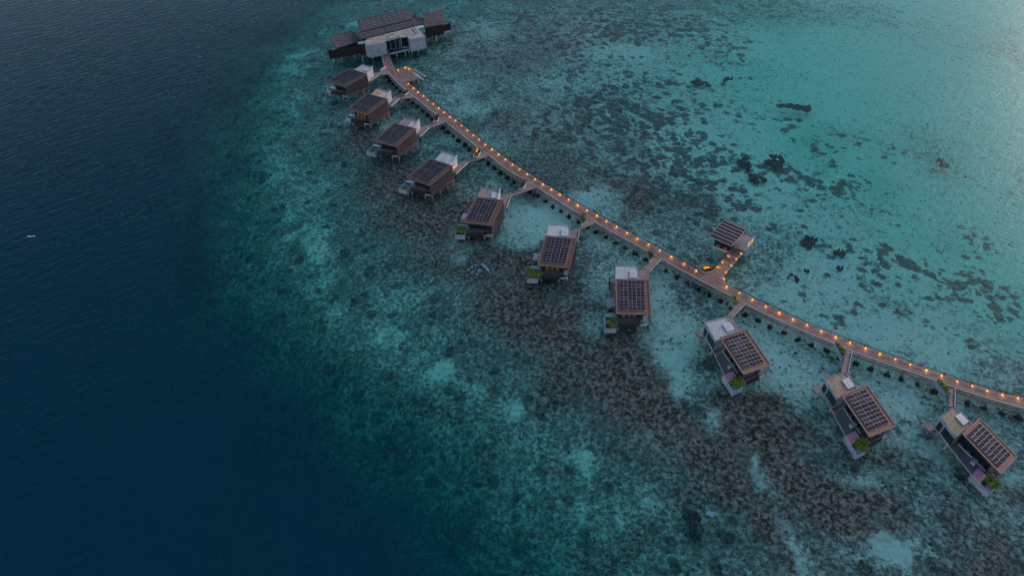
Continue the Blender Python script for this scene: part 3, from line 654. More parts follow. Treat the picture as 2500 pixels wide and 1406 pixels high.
# gangway of the square platform
a, b = g(14, 1100, 490, ZD), g(14, 1400, 690, .3)
t = thing("gangway", tuple(a), "pale narrow beam slanting from the square platform down to the water", "gangway")
mb = MB(); mb.bar(a, b, .22, .18); mb.build("beam", M['edge'], t); mb = MB(); mb.blob((b.x + .3, b.y, .1), .8, .45, .25, 5); mb.build("float", M['wetpile'], t)
t = thing("stair", tuple(g(14, 1140, 640, 1)), "grey slatted stair going down from the square platform", "stairs")
mb = MB()
p0, p1, p2, p3 = gl(14, [(1095, 560), (1190, 660), (1120, 720), (1010, 640)], ZD)
dv = (p1 - p2).normalized(); 
for i in range(7):
    f = i * .42; a_ = p0.lerp(p1, .5) + Vector((.75, .2, 0)) * f; mb.bar(Vector((p0.x + f * .9, p0.y - f * .1, ZD - i * .28)), Vector((p1.x + f * .9, p1.y - f * .1, ZD - i * .28)), .32, .06)
mb.build("treads", M['beam'], t)
# ------------------------------------------------------------------ villas
VPX = {1: [(800.1, 199.4), (841.9, 213), (896.6, 182.3), (853, 167.8)], 2: [(847.9, 266.8), (897.4, 280.8), (946.1, 242.6), (896.6, 229.3)],
       3: [(912.8, 343.7), (967.5, 359.4), (1016.5, 314.5), (960.8, 302.4)], 4: [(992.9, 434), (1049.1, 453.5), (1105.8, 406.1), (1049.1, 387.9)],
       5: [(1131.5, 542), (1200.8, 551), (1228.5, 489.3), (1162.4, 481.9)], 6: [(1312, 646.5), (1390.5, 654.5), (1406, 583), (1333.5, 576.5)],
       7: [(1505.7, 765.7), (1587.6, 767.6), (1584.2, 683.8), (1503.5, 682.7)], 8: [(1816.4, 914.2), (1879.1, 889.7), (1823.3, 804.7), (1756.6, 823.6)],
       9: [(2123.4, 1067), (2185.4, 1037.4), (2117.1, 941.8), (2054.5, 963.9)], 10: [(2444.1, 1158.2), (2480.5, 1111.9), (2392.5, 1023.2), (2349.8, 1057.2)]}
BOX = {10: (9, [(325, 490), (475, 392), (655, 578), (490, 708)]), 9: (8, [(235, 452), (447, 378), (590, 570), (375, 667)]), 8: (7, [(305, 330), (572, 262), (710, 455), (440, 562)]),
       7: (5, [(1068, 558), (1305, 567), (1310, 725), (1065, 722)]), 6: (4, [(1312, 592), (1548, 607), (1548, 765), (1275, 745)]), 5: (4, [(545, 175), (757, 197), (715, 325), (495, 300)]),
       4: (3, [(1150, 675), (1332, 738), (1222, 872), (1042, 790)]), 3: (3, [(680, 250), (857, 280), (752, 392), (575, 335)]), 2: (2, [(950, 562), (1140, 612), (1000, 715), (825, 668)]),
       1: (2, [(735, 220), (878, 262), (780, 350), (610, 300)])}
BROOF = {1: 'roofmauve', 2: 'rooforange', 3: 'roofbrown', 4: 'roofgrey', 5: 'roofbrown', 6: 'roofwhite', 7: 'roofspeck', 8: 'roofspeck', 9: 'rooftan', 10: 'rooftan'}
VLAB = {1: "water villa nearest the big hall with a mauve-grey flat roof block", 2: "water villa with ochre-orange flat roof, second from the hall", 3: "water villa with weathered brown flat roof and green strip at its seaward corner",
        4: "water villa with mottled grey flat roof and small lights burning under the eave", 5: "water villa with brown flat roof and a small round tree at its corner", 6: "water villa with a plain white flat roof and leafy tree spilling over its planter",
        7: "water villa seen squarely from the sea with pale speckled flat roof", 8: "water villa with speckled white flat roof and sky-tinted pink pad, left of the near three", 9: "water villa with tan flat roof and sky-tinted pink pad, middle of the near three",
        10: "water villa with tan flat roof and sky-tinted pink pad in the lower right corner"}
ZR = [5.9, 5.1, 7.1, 7.9]; LU, LV = 9.2, 7.5
DECKP = {8: (7, [(300, 480), (545, 980), (665, 958), (780, 1110), (800, 1060), (640, 800), (440, 560)]), 9: (8, [(195, 575), (462, 1085), (570, 1060), (690, 1160), (700, 1120), (520, 820), (380, 660)]),
         10: (9, [(285, 640), (650, 1110), (760, 1070), (880, 1160), (900, 1110), (700, 850), (500, 700)])}
STEP = {8: (7, [(200, 465), (262, 425), (300, 520), (265, 545)]), 9: (8, [(108, 560), (188, 515), (212, 575), (150, 622)]), 10: (9, [(158, 600), (215, 552), (300, 640), (245, 680)])}
def villa(k):
    A, B, C, D = [G(*VPX[k][i], ZR[i]) for i in range(4)]
    a2, b2, c2, d2 = [Vector((p.x, p.y, 0)) for p in (A, B, C, D)]
    U = (d2 - a2 + c2 - b2) / 2; V_ = (b2 - a2 + c2 - d2) / 2; O = (a2 + b2 + c2 + d2) / 4 - U / 2 - V_ / 2
    def F(u, v, z): return O + U * (u / LU) + V_ * (v / LV) + Vector((0, 0, z))
    def rz(u, v): return 5.9 + 2.0 * u / LU - .8 * v / LV
    SK = {1: -.3, 2: -.3, 3: -.28, 4: -.27, 5: -.17, 6: -.1, 7: 0, 8: .1, 9: .17, 10: .17}[k]
    def F2(u, v, z): return F(u, v + SK * u, z)
    def quad2(u0, u1, v0, v1, z): return [F2(u0, v0, z), F2(u0, v1, z), F2(u1, v1, z), F2(u1, v0, z)]
    def quad(u0, u1, v0, v1, z): return [F(u0, v0, z), F(u0, v1, z), F(u1, v1, z), F(u1, v0, z)]
    un = U.normalized(); vn = Vector((un.y, -un.x, 0)); near = k >= 8
    t = thing("water_villa", tuple(F(4.6, 3.7, 0)), VLAB[k], "villa", "water villas along the boardwalk")
    # roof
    mb = MB(); top = [F(0, 0, rz(0, 0)), F(0, LV, rz(0, LV)), F(LU, LV, rz(LU, LV)), F(LU, 0, rz(LU, 0))]
    mb.prism(top, [p.z - .26 for p in top], d=V_, mside=1)
    nrm = (top[1] - top[0]).cross(top[3] - top[0]).normalized()
    if nrm.z < 0: nrm = -nrm
    # ridge caps along the four edges
    for i in range(4):
        j = (i + 1) % 4; mb.bar(top[i] + nrm * .02, top[j] + nrm * .02, .3, .16, 1, up=nrm)
    roof = mb.build("roof", [M['shingle'], M['edge'] if False else M['slat']], t)
    # solar panels: three columns of nine, two cells each
    rnd = random.Random(k)
    e_r = (U * 0 + V_.normalized())
    if near: e_r = Vector((vn.x, vn.y, 0)) * .75 + V_.normalized() * .25
    e_r = e_r.normalized()
    uv_ = U.length / LU; vv_ = V_.length / LV
    w3 = 1.9; h9 = .86
    for col in range(3):
        for row in range(9):
            u0, v0 = .95 + row * h9, .72 + col * w3
            base = O + U * (u0 / LU) + V_ * (v0 / LV)
            cor = [base, base + e_r * (w3 - .02) * vv_, base + e_r * (w3 - .02) * vv_ + U * ((h9) / LU), base + U * ((h9) / LU)]
            def onroof(p, lift):
                q = p - O; # solve in skew frame
                det = U.x * V_.y - U.y * V_.x
                a = (q.x * V_.y - q.y * V_.x) / det; b_ = (U.x * q.y - U.y * q.x) / det
                return Vector((p.x, p.y, 5.9 + 2.0 * a - .8 * b_ + lift))
            cor = [Vector((p.x, p.y, 0)) for p in cor]
            mb = MB(); fr_ = [onroof(p, .17) for p in cor]; mb.prism(fr_, [p.z - .06 for p in fr_], 0)
            X = lambda s, q_: cor[0] + (cor[1] - cor[0]) * s + (cor[3] - cor[0]) * q_
            ma = 2 if rnd.random() < (.12 if not near else .25) else 1
            for (s0, s1) in ((.02, .485), (.515, .98)):
                cc = [onroof(X(s, q_), .182) for s, q_ in ((s0, .045), (s1, .045), (s1, .955), (s0, .955))]
                if (cc[1] - cc[0]).cross(cc[3] - cc[0]).z < 0: cc = cc[::-1]
                mb.poly(cc, ma)
            o = mb.build("solar_panel", [M['frame'], M['cell'], M['cellwarm']]); o.parent = roof
            off = Vector(t['_w'])
            for v in o.data.vertices: v.co -= off
    # walls under the roof
    mb = MB()
    for (u0, u1, v0, v1) in ((2.0, 2.15, 5.3, 7.0), (2.0, LU + .4, 6.85, 7.0), (2.0, 2.15, .7, 1.15)):
        q = quad(u0, u1, v0, v1, 0); q = [Vector((p.x, p.y, rz(uu, vv) - .28)) for p, (uu, vv) in zip(q, ((u0, v0), (u0, v1), (u1, v1), (u1, v0)))]
        mb.prism(q, ZD - .5)
    mb.build_each("wall", M['darkwood'], t)
    mb = MB(); q = quad(2.05, 2.1, 1.15, 5.3, 0); mb.prism([Vector((p.x, p.y, 5.6)) for p in q], ZD)
    q = quad2(2.2, LU, 1.9, 1.96, 0) if near else quad(2.2, LU, .72, .78, 0); mb.prism([Vector((p.x, p.y, 5.5)) for p in q], ZD); mb.build_each("glass_front", M['glass'], t)
    if k in (2, 6, 7):
        for i in range(3):
            mb = MB(); v0 = 1.5 + i * 1.25; q = quad(1.96, 2.02, v0, v0 + .85, 0); mb.prism([Vector((p.x, p.y, 4.7)) for p in q], ZD + .1); mb.build("curtain", M['curtain'], t)
    if near:   # low white threshold wall between deck and rooms
        mb = MB()
        for (u0, u1) in ((5.4, 9.0), (.2, 4.3)): 
            mb.prism([Vector((p.x, p.y, ZD + .4)) for p in quad2(u0, u1, 1.1, 1.26, 0)], ZD)
        mb.build_each("parapet", M['wall'], t)
        mb = MB()
        for i in range(5):
            u0 = 1.2 + i * 1.7; mb.prism([Vector((p.x, p.y, ZD + .5 + .1 * (i % 2))) for p in quad2(u0, u0 + .9, 1.45, 1.85, 0)], ZD)
        mb.build_each("sun_lounger", M['darkgrey'], t)
    # slatted screen hanging from the low eave down over the water side
    mb = MB(); ns = 27
    for i in range(ns):
        u = .12 + (LU - .2) * i / (ns - 1)
        mb.bar(F(u, LV - .02, rz(u, LV) - .1), F(u + .1, LV + .3, 1.05), .12, .07)
    for z, dv_ in ((3.9, .06), (1.6, .2)): mb.bar(F(.1, LV + dv_, z), F(LU, LV + dv_, z), .08, .12)
    mb.build("slat_screen", M['slat'], t)
    # floor slab and terrace
    mb = MB(); mb.prism(quad(1.2, LU + .5, .6, 7.2, ZD - .03), ZD - .45, d=U); mb.build("floor", M['sidedeck'], t)
    mb = MB(); mb.prism(quad(.1, 1.9, .7, 5.5, 1.65), 1.45, d=V_); mb.build("terrace", M['sidedeck'], t)
    mb = MB()
    def fence(p0, p1, n):
        for i in range(n + 1):
            p = p0.lerp(p1, i / n); mb.bar(Vector((p.x, p.y, 1.0)), Vector((p.x, p.y, 2.6)), .09, .07)
        mb.bar(Vector((p0.x, p0.y, 2.62)), Vector((p1.x, p1.y, 2.62)), .12, .08, 1)
        mb.bar(Vector((p0.x, p0.y, 1.15)), Vector((p1.x, p1.y, 1.15)), .08, .1)
    fence(F(.02, .75, 0), F(.02, 5.45, 0), 26); fence(F(.02, 5.45, 0), F(1.6, 5.55, 0), 9)
    mb.build("railing", [M['darkwood'], M['slat']], t)
    mb = MB(); mb.prism(quad(.75, 1.5, 6.2, 7.1, 3.1), 2.0); mb.build("service_cabinet", M['wall'] if k in (6, 7, 8) else M['darkwood'], t)
    mb = MB(); mb.prism(quad(.0, .35, 5.5, 7.3, 1.5), 1.25); mb.prism(quad(.1, 7.5, -.1, .12, 1.9), 1.6); mb.build_each("edge_beam", M['beam'], t)
    # bathroom block
    c, pts = BOX[k]; ZB = 5.6; top = gl(c, pts, ZB); cen = sum(top, Vector()) / 4
    mb = MB(); inn = [p.lerp(cen, .045) for p in top]
    for i in range(4):
        j = (i + 1) % 4
        mb.prism([top[i] + Vector((0, 0, .0)), top[j] + Vector((0, 0, .0)), inn[j], inn[i]], ZD - .35)
    blk = mb.build("bathroom_wall", M['wall'], t)
    mb = MB(); mb.prism([Vector((p.x, p.y, ZB - .12)) for p in inn], ZB - .35); mb.build("flat_roof", M[BROOF[k]], t)
    def BX(s, q_, z):
        a = top[0].lerp(top[1], s); b = top[3].lerp(top[2], s); p = a.lerp(b, q_); return Vector((p.x, p.y, z))
    s0, s1, q0, q1 = (.64, .95, .35, .82) if k != 1 else (.6, .9, .3, .7)
    mb = MB(); mb.prism([BX(s0, q0, ZB + .1), BX(s1, q0, ZB + .1), BX(s1, q1, ZB + .1), BX(s0, q1, ZB + .1)], ZB - .12, 1)
    f_ = .05; mb.poly([BX(s0 + .03, q0 + .03, ZB + .104), BX(s1 - .03, q0 + .03, ZB + .104), BX(s1 - .03, q1 - .03, ZB + .104), BX(s0 + .03, q1 - .03, ZB + .104)][::-1], 0)
    mb.bar(BX(s0, (q0 + q1) / 2, ZB + .12), BX(s1, (q0 + q1) / 2, ZB + .12), .05, .03, 1)
    sk = mb.build("skylight", [M['skyl'], M['white']], t)
    if k <= 5:    # raised white parapet towards the walkway
        mb = MB(); a, b = BX(1, -.02, 0), BX(1, 1.0, 0)
        a2_, b2_ = BX(.965, -.02, 0), BX(.965, 1.0, 0)
        mb.prism([Vector((a.x, a.y, ZB + .55)), Vector((b.x, b.y, ZB + .05)), Vector((b2_.x, b2_.y, ZB + .05)), Vector((a2_.x, a2_.y, ZB + .55))], ZB - .3); mb.build("parapet", M['wall'], t)
    if near:   # band of bathroom glass facing the side deck
        a, b = BX(-.0, .42, 0), BX(-.0, 1.0, 0); o_ = (BX(0, .5, 0) - BX(1, .5, 0)).normalized() * .03
        mb = MB(); mb.prism([Vector((a.x, a.y, 4.75)) + o_, Vector((b.x, b.y, 4.75)) + o_, Vector((b.x, b.y, 4.75)) - o_, Vector((a.x, a.y, 4.75)) - o_], ZD + .35)
        mb.build("window", M['glass'], t)
        mb = MB()
        for s in (0, .33, .66, 1): p = a.lerp(b, s) + o_ * 1.6; mb.bar(Vector((p.x, p.y, ZD + .35)), Vector((p.x, p.y, 4.75)), .07, .07)
        w0 = mb.build_each("window_mullion", M['black'], t)
        a, b = BX(0, .1, 0) + o_ * 1.2, BX(0, .33, 0) + o_ * 1.2
        mb = MB(); mb.prism([Vector((a.x, a.y, 4.5)), Vector((b.x, b.y, 4.5)), Vector((b.x, b.y, 4.5)) - o_, Vector((a.x, a.y, 4.5)) - o_], ZD); mb.build("door", M['black'], t)
        c, pts = DECKP[k]; top_ = gl(c, pts, ZD - .015); mb = MB(); mb.prism(top_, ZD - .3, d=U); mb.build("side_deck", M['sidedeck'], t)
        mb = MB(); mb.bar(top_[0] + Vector((0, 0, .06)), top_[1] + Vector((0, 0, .06)), .12, .12); mb.build("deck_kerb", M['edge'], t)
        c, pts = STEP[k]; q = gl(c, pts, 1.3); mb = MB(); mb.prism(q, 1.1); q2 = [p + (q[1] - q[2]) * .0 + (q[0] - q[3]) * .35 + Vector((0, 0, -.5)) for p in q]; mb.prism([Vector((p.x, p.y, .75)) for p in q2], .6); mb.build_each("water_step", M['sidedeck'], t)
        e = F(4.6, .1, ZD); mb = MB(); mb.prism(quad2(4.3, 5.2, -.1, 1.35, ZD + .5), ZD + .1); mb.prism(quad2(4.3, 4.5, -.1, 1.35, ZD + .9), ZD + .5); mb.build("bench", M['skyl'], t)
    else:
        mb = MB(); mb.prism(quad2(3.4, 14.2 if k >= 5 else 11, -.85, .6, ZD - .04), ZD - .3, d=U); mb.build("side_deck", M['sidedeck'] if k < 7 else M['branch'], t)
        if k >= 3:
            mb = MB(); mb.prism(quad2(4.6, 7.4, -1.7, .1, 3.5), 3.38, d=U)
            for u, v in ((4.8, -1.6), (7.2, -1.6)): mb.bar(F2(u, v, ZD - .8), F2(u, v, 3.4), .12, .12)
            mb.build("canopy", M['canopy'], t)
            mb = MB(); mb.prism(quad2(3.9, 4.6, -1.2, -.5, 2.5), 1.9); mb.build("service_hatch", M['black'], t)
        if k >= 6:
            mb = MB()
            for u in (14.2, 12.6, 11): mb.bar(F(u, -.95, 1.2), F(u, -.95, ZD + 1.7), .1, .1)
            for z in (ZD + 1.6, ZD + .9, ZD + .2): mb.bar(F(14.2, -.95, z), F(11, -.95, z), .1, .12)
            mb.bar(F(14.2, -.95, ZD + 1.6), F(14.2, .4, ZD + 1.6), .12, .12); mb.build("outdoor_frame", M['darkwood'], t)
    # plunge pool and planter trough
    p0u, p1u, pv0, pv1 = (-1.0 if near else -1.3), 3.6, -2.3, .35
    if k <= 2: p0u, p1u, pv0, pv1 = .2, 3.0, -1.6, .45
    zt = 2.35; mb = MB(); th = .2
    for (u0, u1, v0, v1) in ((p0u, p0u + th, pv0, pv1), (p1u - th, p1u, pv0, pv1), (p0u + th, p1u - th, pv0, pv0 + th), (p0u + th, p1u - th, pv1 - th, pv1)):
        mb.prism(quad2(u0, u1, v0, v1, zt), .75)
    mb.prism(quad2(p0u + .1, p1u - .1, pv0 + .1, pv1 - .1, 1.3), .8)
    mb.build("pool_wall", M['wall'], t)
    mb = MB(); mb.prism(quad2(p0u + th + (1.3 if k > 2 else 0), p1u - th, pv0 + th, pv1 - th, 2.1), 1.31); mb.build("pool_water", M['poolwater'], t)
    if k > 2:
        mb = MB(); mb.prism(quad2(p0u + th, p0u + th + 1.28, pv0 + th, pv1 - th, 2.2 if not near else 2.0), 1.31); mb.build("planter_bed", M['soil'] if not near else M['wall'], t)
    mb = MB()
    if near: mb.prism(quad2(1.45, 3.4, pv0 - .06, pv1 + .05, 2.56), 2.36); mb.prism(quad2(1.7, 1.95, -1.0, .1, 2.64), 2.56); mb.build("pad", M['skypink'], t)  # pad stands for the pool surface; its pink is painted sky reflection
    else:
        for i in range(6):
            v0 = pv0 + .25 + i * .37; zz = 2.42 + .14 * math.sin(i / 5 * math.pi); mb.prism(quad2(p1u - 1.25, p1u - .1, v0, v0 + .37, zz), 2.3)
        mb.build("pool_cover", M['silver'], t)
    # piles
    for (u, v, zt_) in ((.5, 1.0, 1.5), (.5, 5.2, 1.5), (.9, 7.1, 1.5), (4, 7.2, 1.9), (7, 7.2, 1.9), (9.3, 7.1, 1.9), (4.5, 1.0, 1.9), (8, 1.6, 1.9), (-.2, -1.8, .8), (-.2, .0, .8), (3, -1.8, .8)):
        p = F2(u, v, 0) if v < 2 else F(u, v, 0); mb = MB(); mb.tube((p.x, p.y, -2.5), (p.x, p.y, zt_), .17, .17, 8); po = mb.build("pile", M['pile'], t)
    for s, q_ in ((.05, .1), (.95, .1), (.05, .9)):
        p = BX(s, q_, 0); mb = MB(); mb.tube((p.x, p.y, -2.5), (p.x, p.y, 1.9), .17, .17, 8); mb.build("pile", M['pile'], t)
    if k == 4:
        mb = MB()
        for x, y in ((1316, 858), (1290, 880), (1270, 902)):
            q = g(3, x, y, 4.9); mb.blob(q, .16, .16, .12, 1, 0, sub=1)
            l = bpy.data.lights.new("glow", 'POINT'); l.energy = 14; l.color = (1, .55, .25); l.shadow_soft_size = .1
            o = bpy.data.objects.new("glow", l); COL.objects.link(o); o.parent = t; o.location = q - Vector(t['_w']) + Vector((.2, -.3, .1))
        mb.build("eave_light", M['lamp'], t)
    # greenery standing in the trough
    if k >= 3:
        size = {3: .95, 4: 1.0, 5: 1.6, 6: 2.3, 7: 1.45, 8: 1.6, 9: 1.5, 10: 1.5}[k]
        p = F2(.1 if near else -.5, -.75, 2.1)
        if k == 7: p = F2(-.3, -.6, 2.1)
        lab = {3: "low leafy shrub in the seaward trough of the third villa from the hall", 4: "low green shrub in the trough of the mottled grey-topped villa", 5: "small round yellow-green tree on the corner of the fifth villa from the hall",
               6: "largest leafy tree, spilling over the trough of the plain white-topped villa", 7: "short spreading yellow-green tree at the corner of the villa seen squarely", 8: "round tree beside the sky-tinted pink pad of the speckled white-topped villa",
               9: "round tree beside the sky-tinted pink pad of the middle tan-topped villa", 10: "round tree beside the sky-tinted pink pad in the lower right corner"}[k]
        tr_ = thing("small_tree" if k >= 5 else "low_shrub", tuple(p), lab, "tree" if k >= 5 else "shrub", "greenery in the villa troughs")
        h = 1.0 if k in (5, 6) else (.8 if k >= 5 else .15)
        mb = MB(); mb.tube(p + Vector((0, 0, -.05)), p + Vector((.08, .05, h)), .11, .07, 7)
        for i in range(5):
            a = i * 1.3; mb.tube(p + Vector((.05, .03, h * .7)), p + Vector((math.cos(a) * size * .55, math.sin(a) * size * .55, h + .45)), .05, .02, 5)
        mb.build("trunk", M['bark'], tr_)
        mb = MB(); mb.leaves(p + Vector((0, 0, h + (.5 if k >= 5 else .1))), size, size * .62 if k >= 5 else .4, 2200 if k >= 5 else 700, .15, k * 5, clumps=17)
        mb.build("crown", M['leaf'], tr_)
for k in range(1, 11): villa(k)

# ------------------------------------------------------------------ pavilion beside the fork
q0 = g(6, 760, 420, 0)
t = thing("pavilion", tuple(q0), "lone hut with striped dark solar roof and white side block beside the boardwalk", "pavilion")
zr = [6.2, 5.7, 5.4, 5.9]; rp = [g(6, x, y, z) for (x, y), z in zip(((705, 187), (998, 315), (795, 545), (497, 415)), zr)]
mb = MB(); mb.prism(rp, [p.z - .22 for p in rp], d=rp[1] - rp[0], mside=1); rf = mb.build("roof", [M['darkroof'], M['frame']], t)
def RP(s, q_, l=0):
    a = rp[0].lerp(rp[1], s); b = rp[3].lerp(rp[2], s); return a.lerp(b, q_) + Vector((0, 0, l))
for i in range(6):
    mb = MB(); a, b = .07 + i * .153, .07 + i * .153 + .148
    fr_ = [RP(.01, a, .1), RP(.985, a, .1), RP(.985, b, .1), RP(.01, b, .1)]; mb.prism(fr_, [p.z - .06 for p in fr_], 0)
    for j in range(8):
        s0, s1 = .018 + j * .1205, .018 + (j + 1) * .1205 - .004; cc = [RP(s0, a + .022, .112), RP(s1, a + .022, .112), RP(s1, b, .112), RP(s0, b, .112)]
        if (cc[1] - cc[0]).cross(cc[3] - cc[0]).z < 0: cc = cc[::-1]
        mb.poly(cc, 1)
    o = mb.build("solar_panel", [M['frame'], M['cell']]); o.parent = rf
    for v in o.data.vertices: v.co -= Vector(t['_w'])
fl = gl(6, [(540, 545), (740, 635), (880, 590), (1000, 500), (760, 330), (640, 360)], ZD); 
A_, B_ = g(6, 540, 545, ZD), g(6, 768, 628, ZD); dn = (rp[0] - rp[3]); dn.z = 0; dn = dn.normalized() * 8.2; dr = (B_ - A_)
C_, D_ = B_ + dn, A_ + dn
mb = MB(); mb.prism([A_, B_, C_, D_], ZD - .5); mb.build("floor", M['beam'], t)
mb = MB()
i4 = [p.lerp((A_ + B_ + C_ + D_) / 4, .07) for p in (A_, B_, C_, D_)]
for i, j in ((1, 2), (2, 3), (3, 0)): mb.bar(i4[i] + Vector((0, 0, 1.45)), i4[j] + Vector((0, 0, 1.45)), .12, 2.9)
mb.build_each("wall", M['darkwood'], t)
mb = MB(); mb.bar(i4[0] + Vector((0, 0, 1.2)), i4[1] + Vector((0, 0, 1.2)), .08, 2.3); mb.build("glass_front", M['glass'], t)
mb = MB()
for s in (.25, .7): p = i4[0].lerp(i4[1], s) + (A_ - D_).normalized() * .1; mb.bar(p + Vector((0, 0, .5)) - dr.normalized() * .45, p + Vector((0, 0, .5)) + dr.normalized() * .45, .05, .7)
mb.build_each("curtain", M['curtain'], t)
zb = 5.0; top = gl(6, [(935, 352), (1102, 408), (1004, 503), (850, 455)], zb); cen = sum(top, Vector()) / 4; inn = [p.lerp(cen, .06) for p in top]; mb = MB()
for i in range(4):
    j = (i + 1) % 4; mb.prism([top[i], top[j], inn[j], inn[i]], ZD - .3)
mb.build("side_block", M['wall'], t)
mb = MB(); mb.prism([Vector((p.x, p.y, zb - .15)) for p in inn], zb - .4); mb.build("flat_roof", M['roofbrown'], t)
o_ = (top[1] - top[0]).normalized() * .03
for i, (s0, s1) in enumerate(((.12, .42), (.55, .85))):
    a = top[1].lerp(top[2], s0); b = top[1].lerp(top[2], s1); mb = MB()
    mb.prism([Vector((a.x, a.y, 4.4)) + o_, Vector((b.x, b.y, 4.4)) + o_, Vector((b.x, b.y, 4.4)) - o_, Vector((a.x, a.y, 4.4)) - o_], 3.2); mb.build("window", M['window'], t)
for (x, y) in ((538, 610), (970, 700), (1046, 632), (700, 560), (740, 690)):
    p = g(6, x, y, 0); mb = MB(); mb.tube((p.x, p.y, -2.3), (p.x, p.y, ZD - .3), .17, .2, 8); mb.build("pile", M['pile'], t)

# ------------------------------------------------------------------ the large hall at the end of the boardwalk
t = thing("main_hall", tuple(g(1, 950, 500, 0)), "large over-water hall with long solar roof and stained white front block", "building")
def slab(name, pts, zs, th, mt, d=None, side=None):
    p = [g(1, x, y, z) for (x, y), z in zip(pts, zs)]; mb = MB()
    mb.prism(p, [q.z - th for q in p], d=d if d else (p[1] - p[0]), mside=1 if side else 0); return mb.build(name, [M[mt], M[side or mt]], t), p
def panels(rf, p, nx, ny, gapevery=1, fx=.9):
    P_ = lambda s, q_, l: p[0].lerp(p[1], s).lerp(p[3].lerp(p[2], s), q_) + Vector((0, 0, l))
    for i in range(nx):
        mb = MB(); s0, s1 = .03 + .95 * i / nx, .03 + .95 * (i + fx) / nx
        if i == nx // 2: s0 += .012
        for jj in range(ny):
            q0_, q1_ = .05 + .88 * jj / ny, .05 + .88 * (jj + .96) / ny
            f4 = [P_(s0, q0_, .12), P_(s1, q0_, .12), P_(s1, q1_, .12), P_(s0, q1_, .12)]; mb.prism(f4, [v.z - .05 for v in f4], 0)
            for h in (0, 1, 2):
                a, b = s0 + (s1 - s0) * (h / 3 + .03), s0 + (s1 - s0) * ((h + 1) / 3 - .03); cc = [P_(a, q0_ + .006, .13), P_(b, q0_ + .006, .13), P_(b, q1_ - .014, .13), P_(a, q1_ - .014, .13)]
                if (cc[1] - cc[0]).cross(cc[3] - cc[0]).z < 0: cc = cc[::-1]
                mb.poly(cc, 1)
        o = mb.build("solar_panel", [M['frame'], M['cell']]); o.parent = rf
        for v in o.data.vertices: v.co -= Vector(t['_w'])
# back, higher slope
rf, p = slab("roof", [(598, 270), (1263, 113), (1345, 252), (650, 420)], (9.2, 9.2, 7.9, 7.9), .3, 'darkroof', side='darkwood'); panels(rf, p, 9, 5)
rf, p = slab("roof", [(588, 440), (1350, 262), (1435, 322), (640, 528)], (7.6, 7.6, 6.9, 6.9), .3, 'darkroof', side='darkwood'); panels(rf, p, 11, 3)
mb = MB(); b4 = [g(1, x, y, 7.2) for x, y in ((625, 300), (1290, 150), (1380, 300), (660, 480))]; mb.prism([Vector((v.x, v.y, 6.8)) for v in b4], 2.0); mb.build("wall", M['darkwood'], t)
# front block: two white cubes under one stained flat roof, recess between
zt = 6.9; fp = gl(1, [(735, 515), (1378, 352), (1502, 480), (1302, 524), (1275, 488), (1175, 492), (975, 545), (985, 562), (742, 604), (700, 560)], zt)
mb = MB(); mb.prism([Vector((v.x, v.y, zt)) for v in fp], zt - .35, mside=1); mb.build("flat_roof", [M['roofbig'], M['wall']], t)
mb = MB()
def wallp(pts, z1, z0, th=.3):
    P_ = [g(1, x, y, z1) for x, y in pts]
    for a, b in zip(P_, P_[1:]):
        n_ = Vector(((b - a).y, -(b - a).x, 0)).normalized() * -th
        a2_, b2_ = a + n_, b + n_; mb.prism([a, b, b2_, a2_], z0)
wallp([(742, 604), (988, 561)], zt + .02, 1.9); wallp([(988, 561), (965, 535)], zt + .02, 1.9); wallp([(700, 560), (742, 604)], zt + .02, 1.9)
wallp([(1302, 524), (1504, 479)], zt + .02, 1.9); wallp([(1504, 479), (1378, 350)], zt + .02, 1.9); wallp([(1275, 488), (1302, 524)], zt + .02, 1.9)
mb.build_each("wall", M['wall'], t)
mb = MB(); a, b = g(1, 985, 545, zt - .4), g(1, 1278, 478, zt - .4); n_ = Vector(((b - a).y, -(b - a).x, 0)).normalized() * -1.2
mb.prism([a - n_ * .0 + n_, b + n_, b + n_ * 1.2, a + n_ * 1.2], ZD); mb.build("glass_front", M['glass'], t)
mb = MB()
for s in (.22, .45, .62, .7): q = a.lerp(b, s) + n_ * .95; mb.bar(Vector((q.x, q.y, ZD)), Vector((q.x, q.y, zt - .4)), .35 if s == .7 else .18, .2)
mb.build_each("column", M['wall'], t)
mb = MB(); a, b, c_, d_ = gl(1, [(1002, 668), (1318, 600), (1290, 560), (980, 625)], ZD + .02); mb.prism([a, b, c_, d_], ZD - .3, d=b - a); mb.build("porch_deck", M['branch'], t)
mb = MB(); a, b = g(1, 1042, 700, ZD + .1), g(1, 1520, 590, ZD + .1); mb.bar(a - Vector((0, 0, .4)), b - Vector((0, 0, .4)), .3, .75); mb.build("edge_beam", M['wall'], t)
mb = MB(); fl_ = gl(1, [(650, 690), (1520, 590), (1400, 400), (640, 560)], ZD - .05); mb.prism(fl_, ZD - .5); mb.build("floor", M['beam'], t)
mb = MB()   # rooftop clutter: pipes and plant
for (x0, y0, x1, y1) in ((1340, 372, 1400, 445), (1368, 360, 1425, 440)): mb.bar(g(1, x0, y0, zt + .15), g(1, x1, y1, zt + .15), .3, .25)
mb.bar(g(1, 960, 530, zt + .2), g(1, 1165, 478, zt + .2), .15, .4); mb.bar(g(1, 1090, 440, zt + .2), g(1, 1105, 490, zt + .2), .15, .4); mb.bar(g(1, 1165, 478, zt + .2), g(1, 1175, 500, zt + .2), .15, .4)
mb.build_each("roof_kerb", M['roofwhite'], t)
mb = MB(); mb.prism(gl(1, [(1030, 478), (1090, 466), (1098, 490), (1036, 502)], zt + .5), zt); mb.build("roof_unit", M['roofgrey'], t)
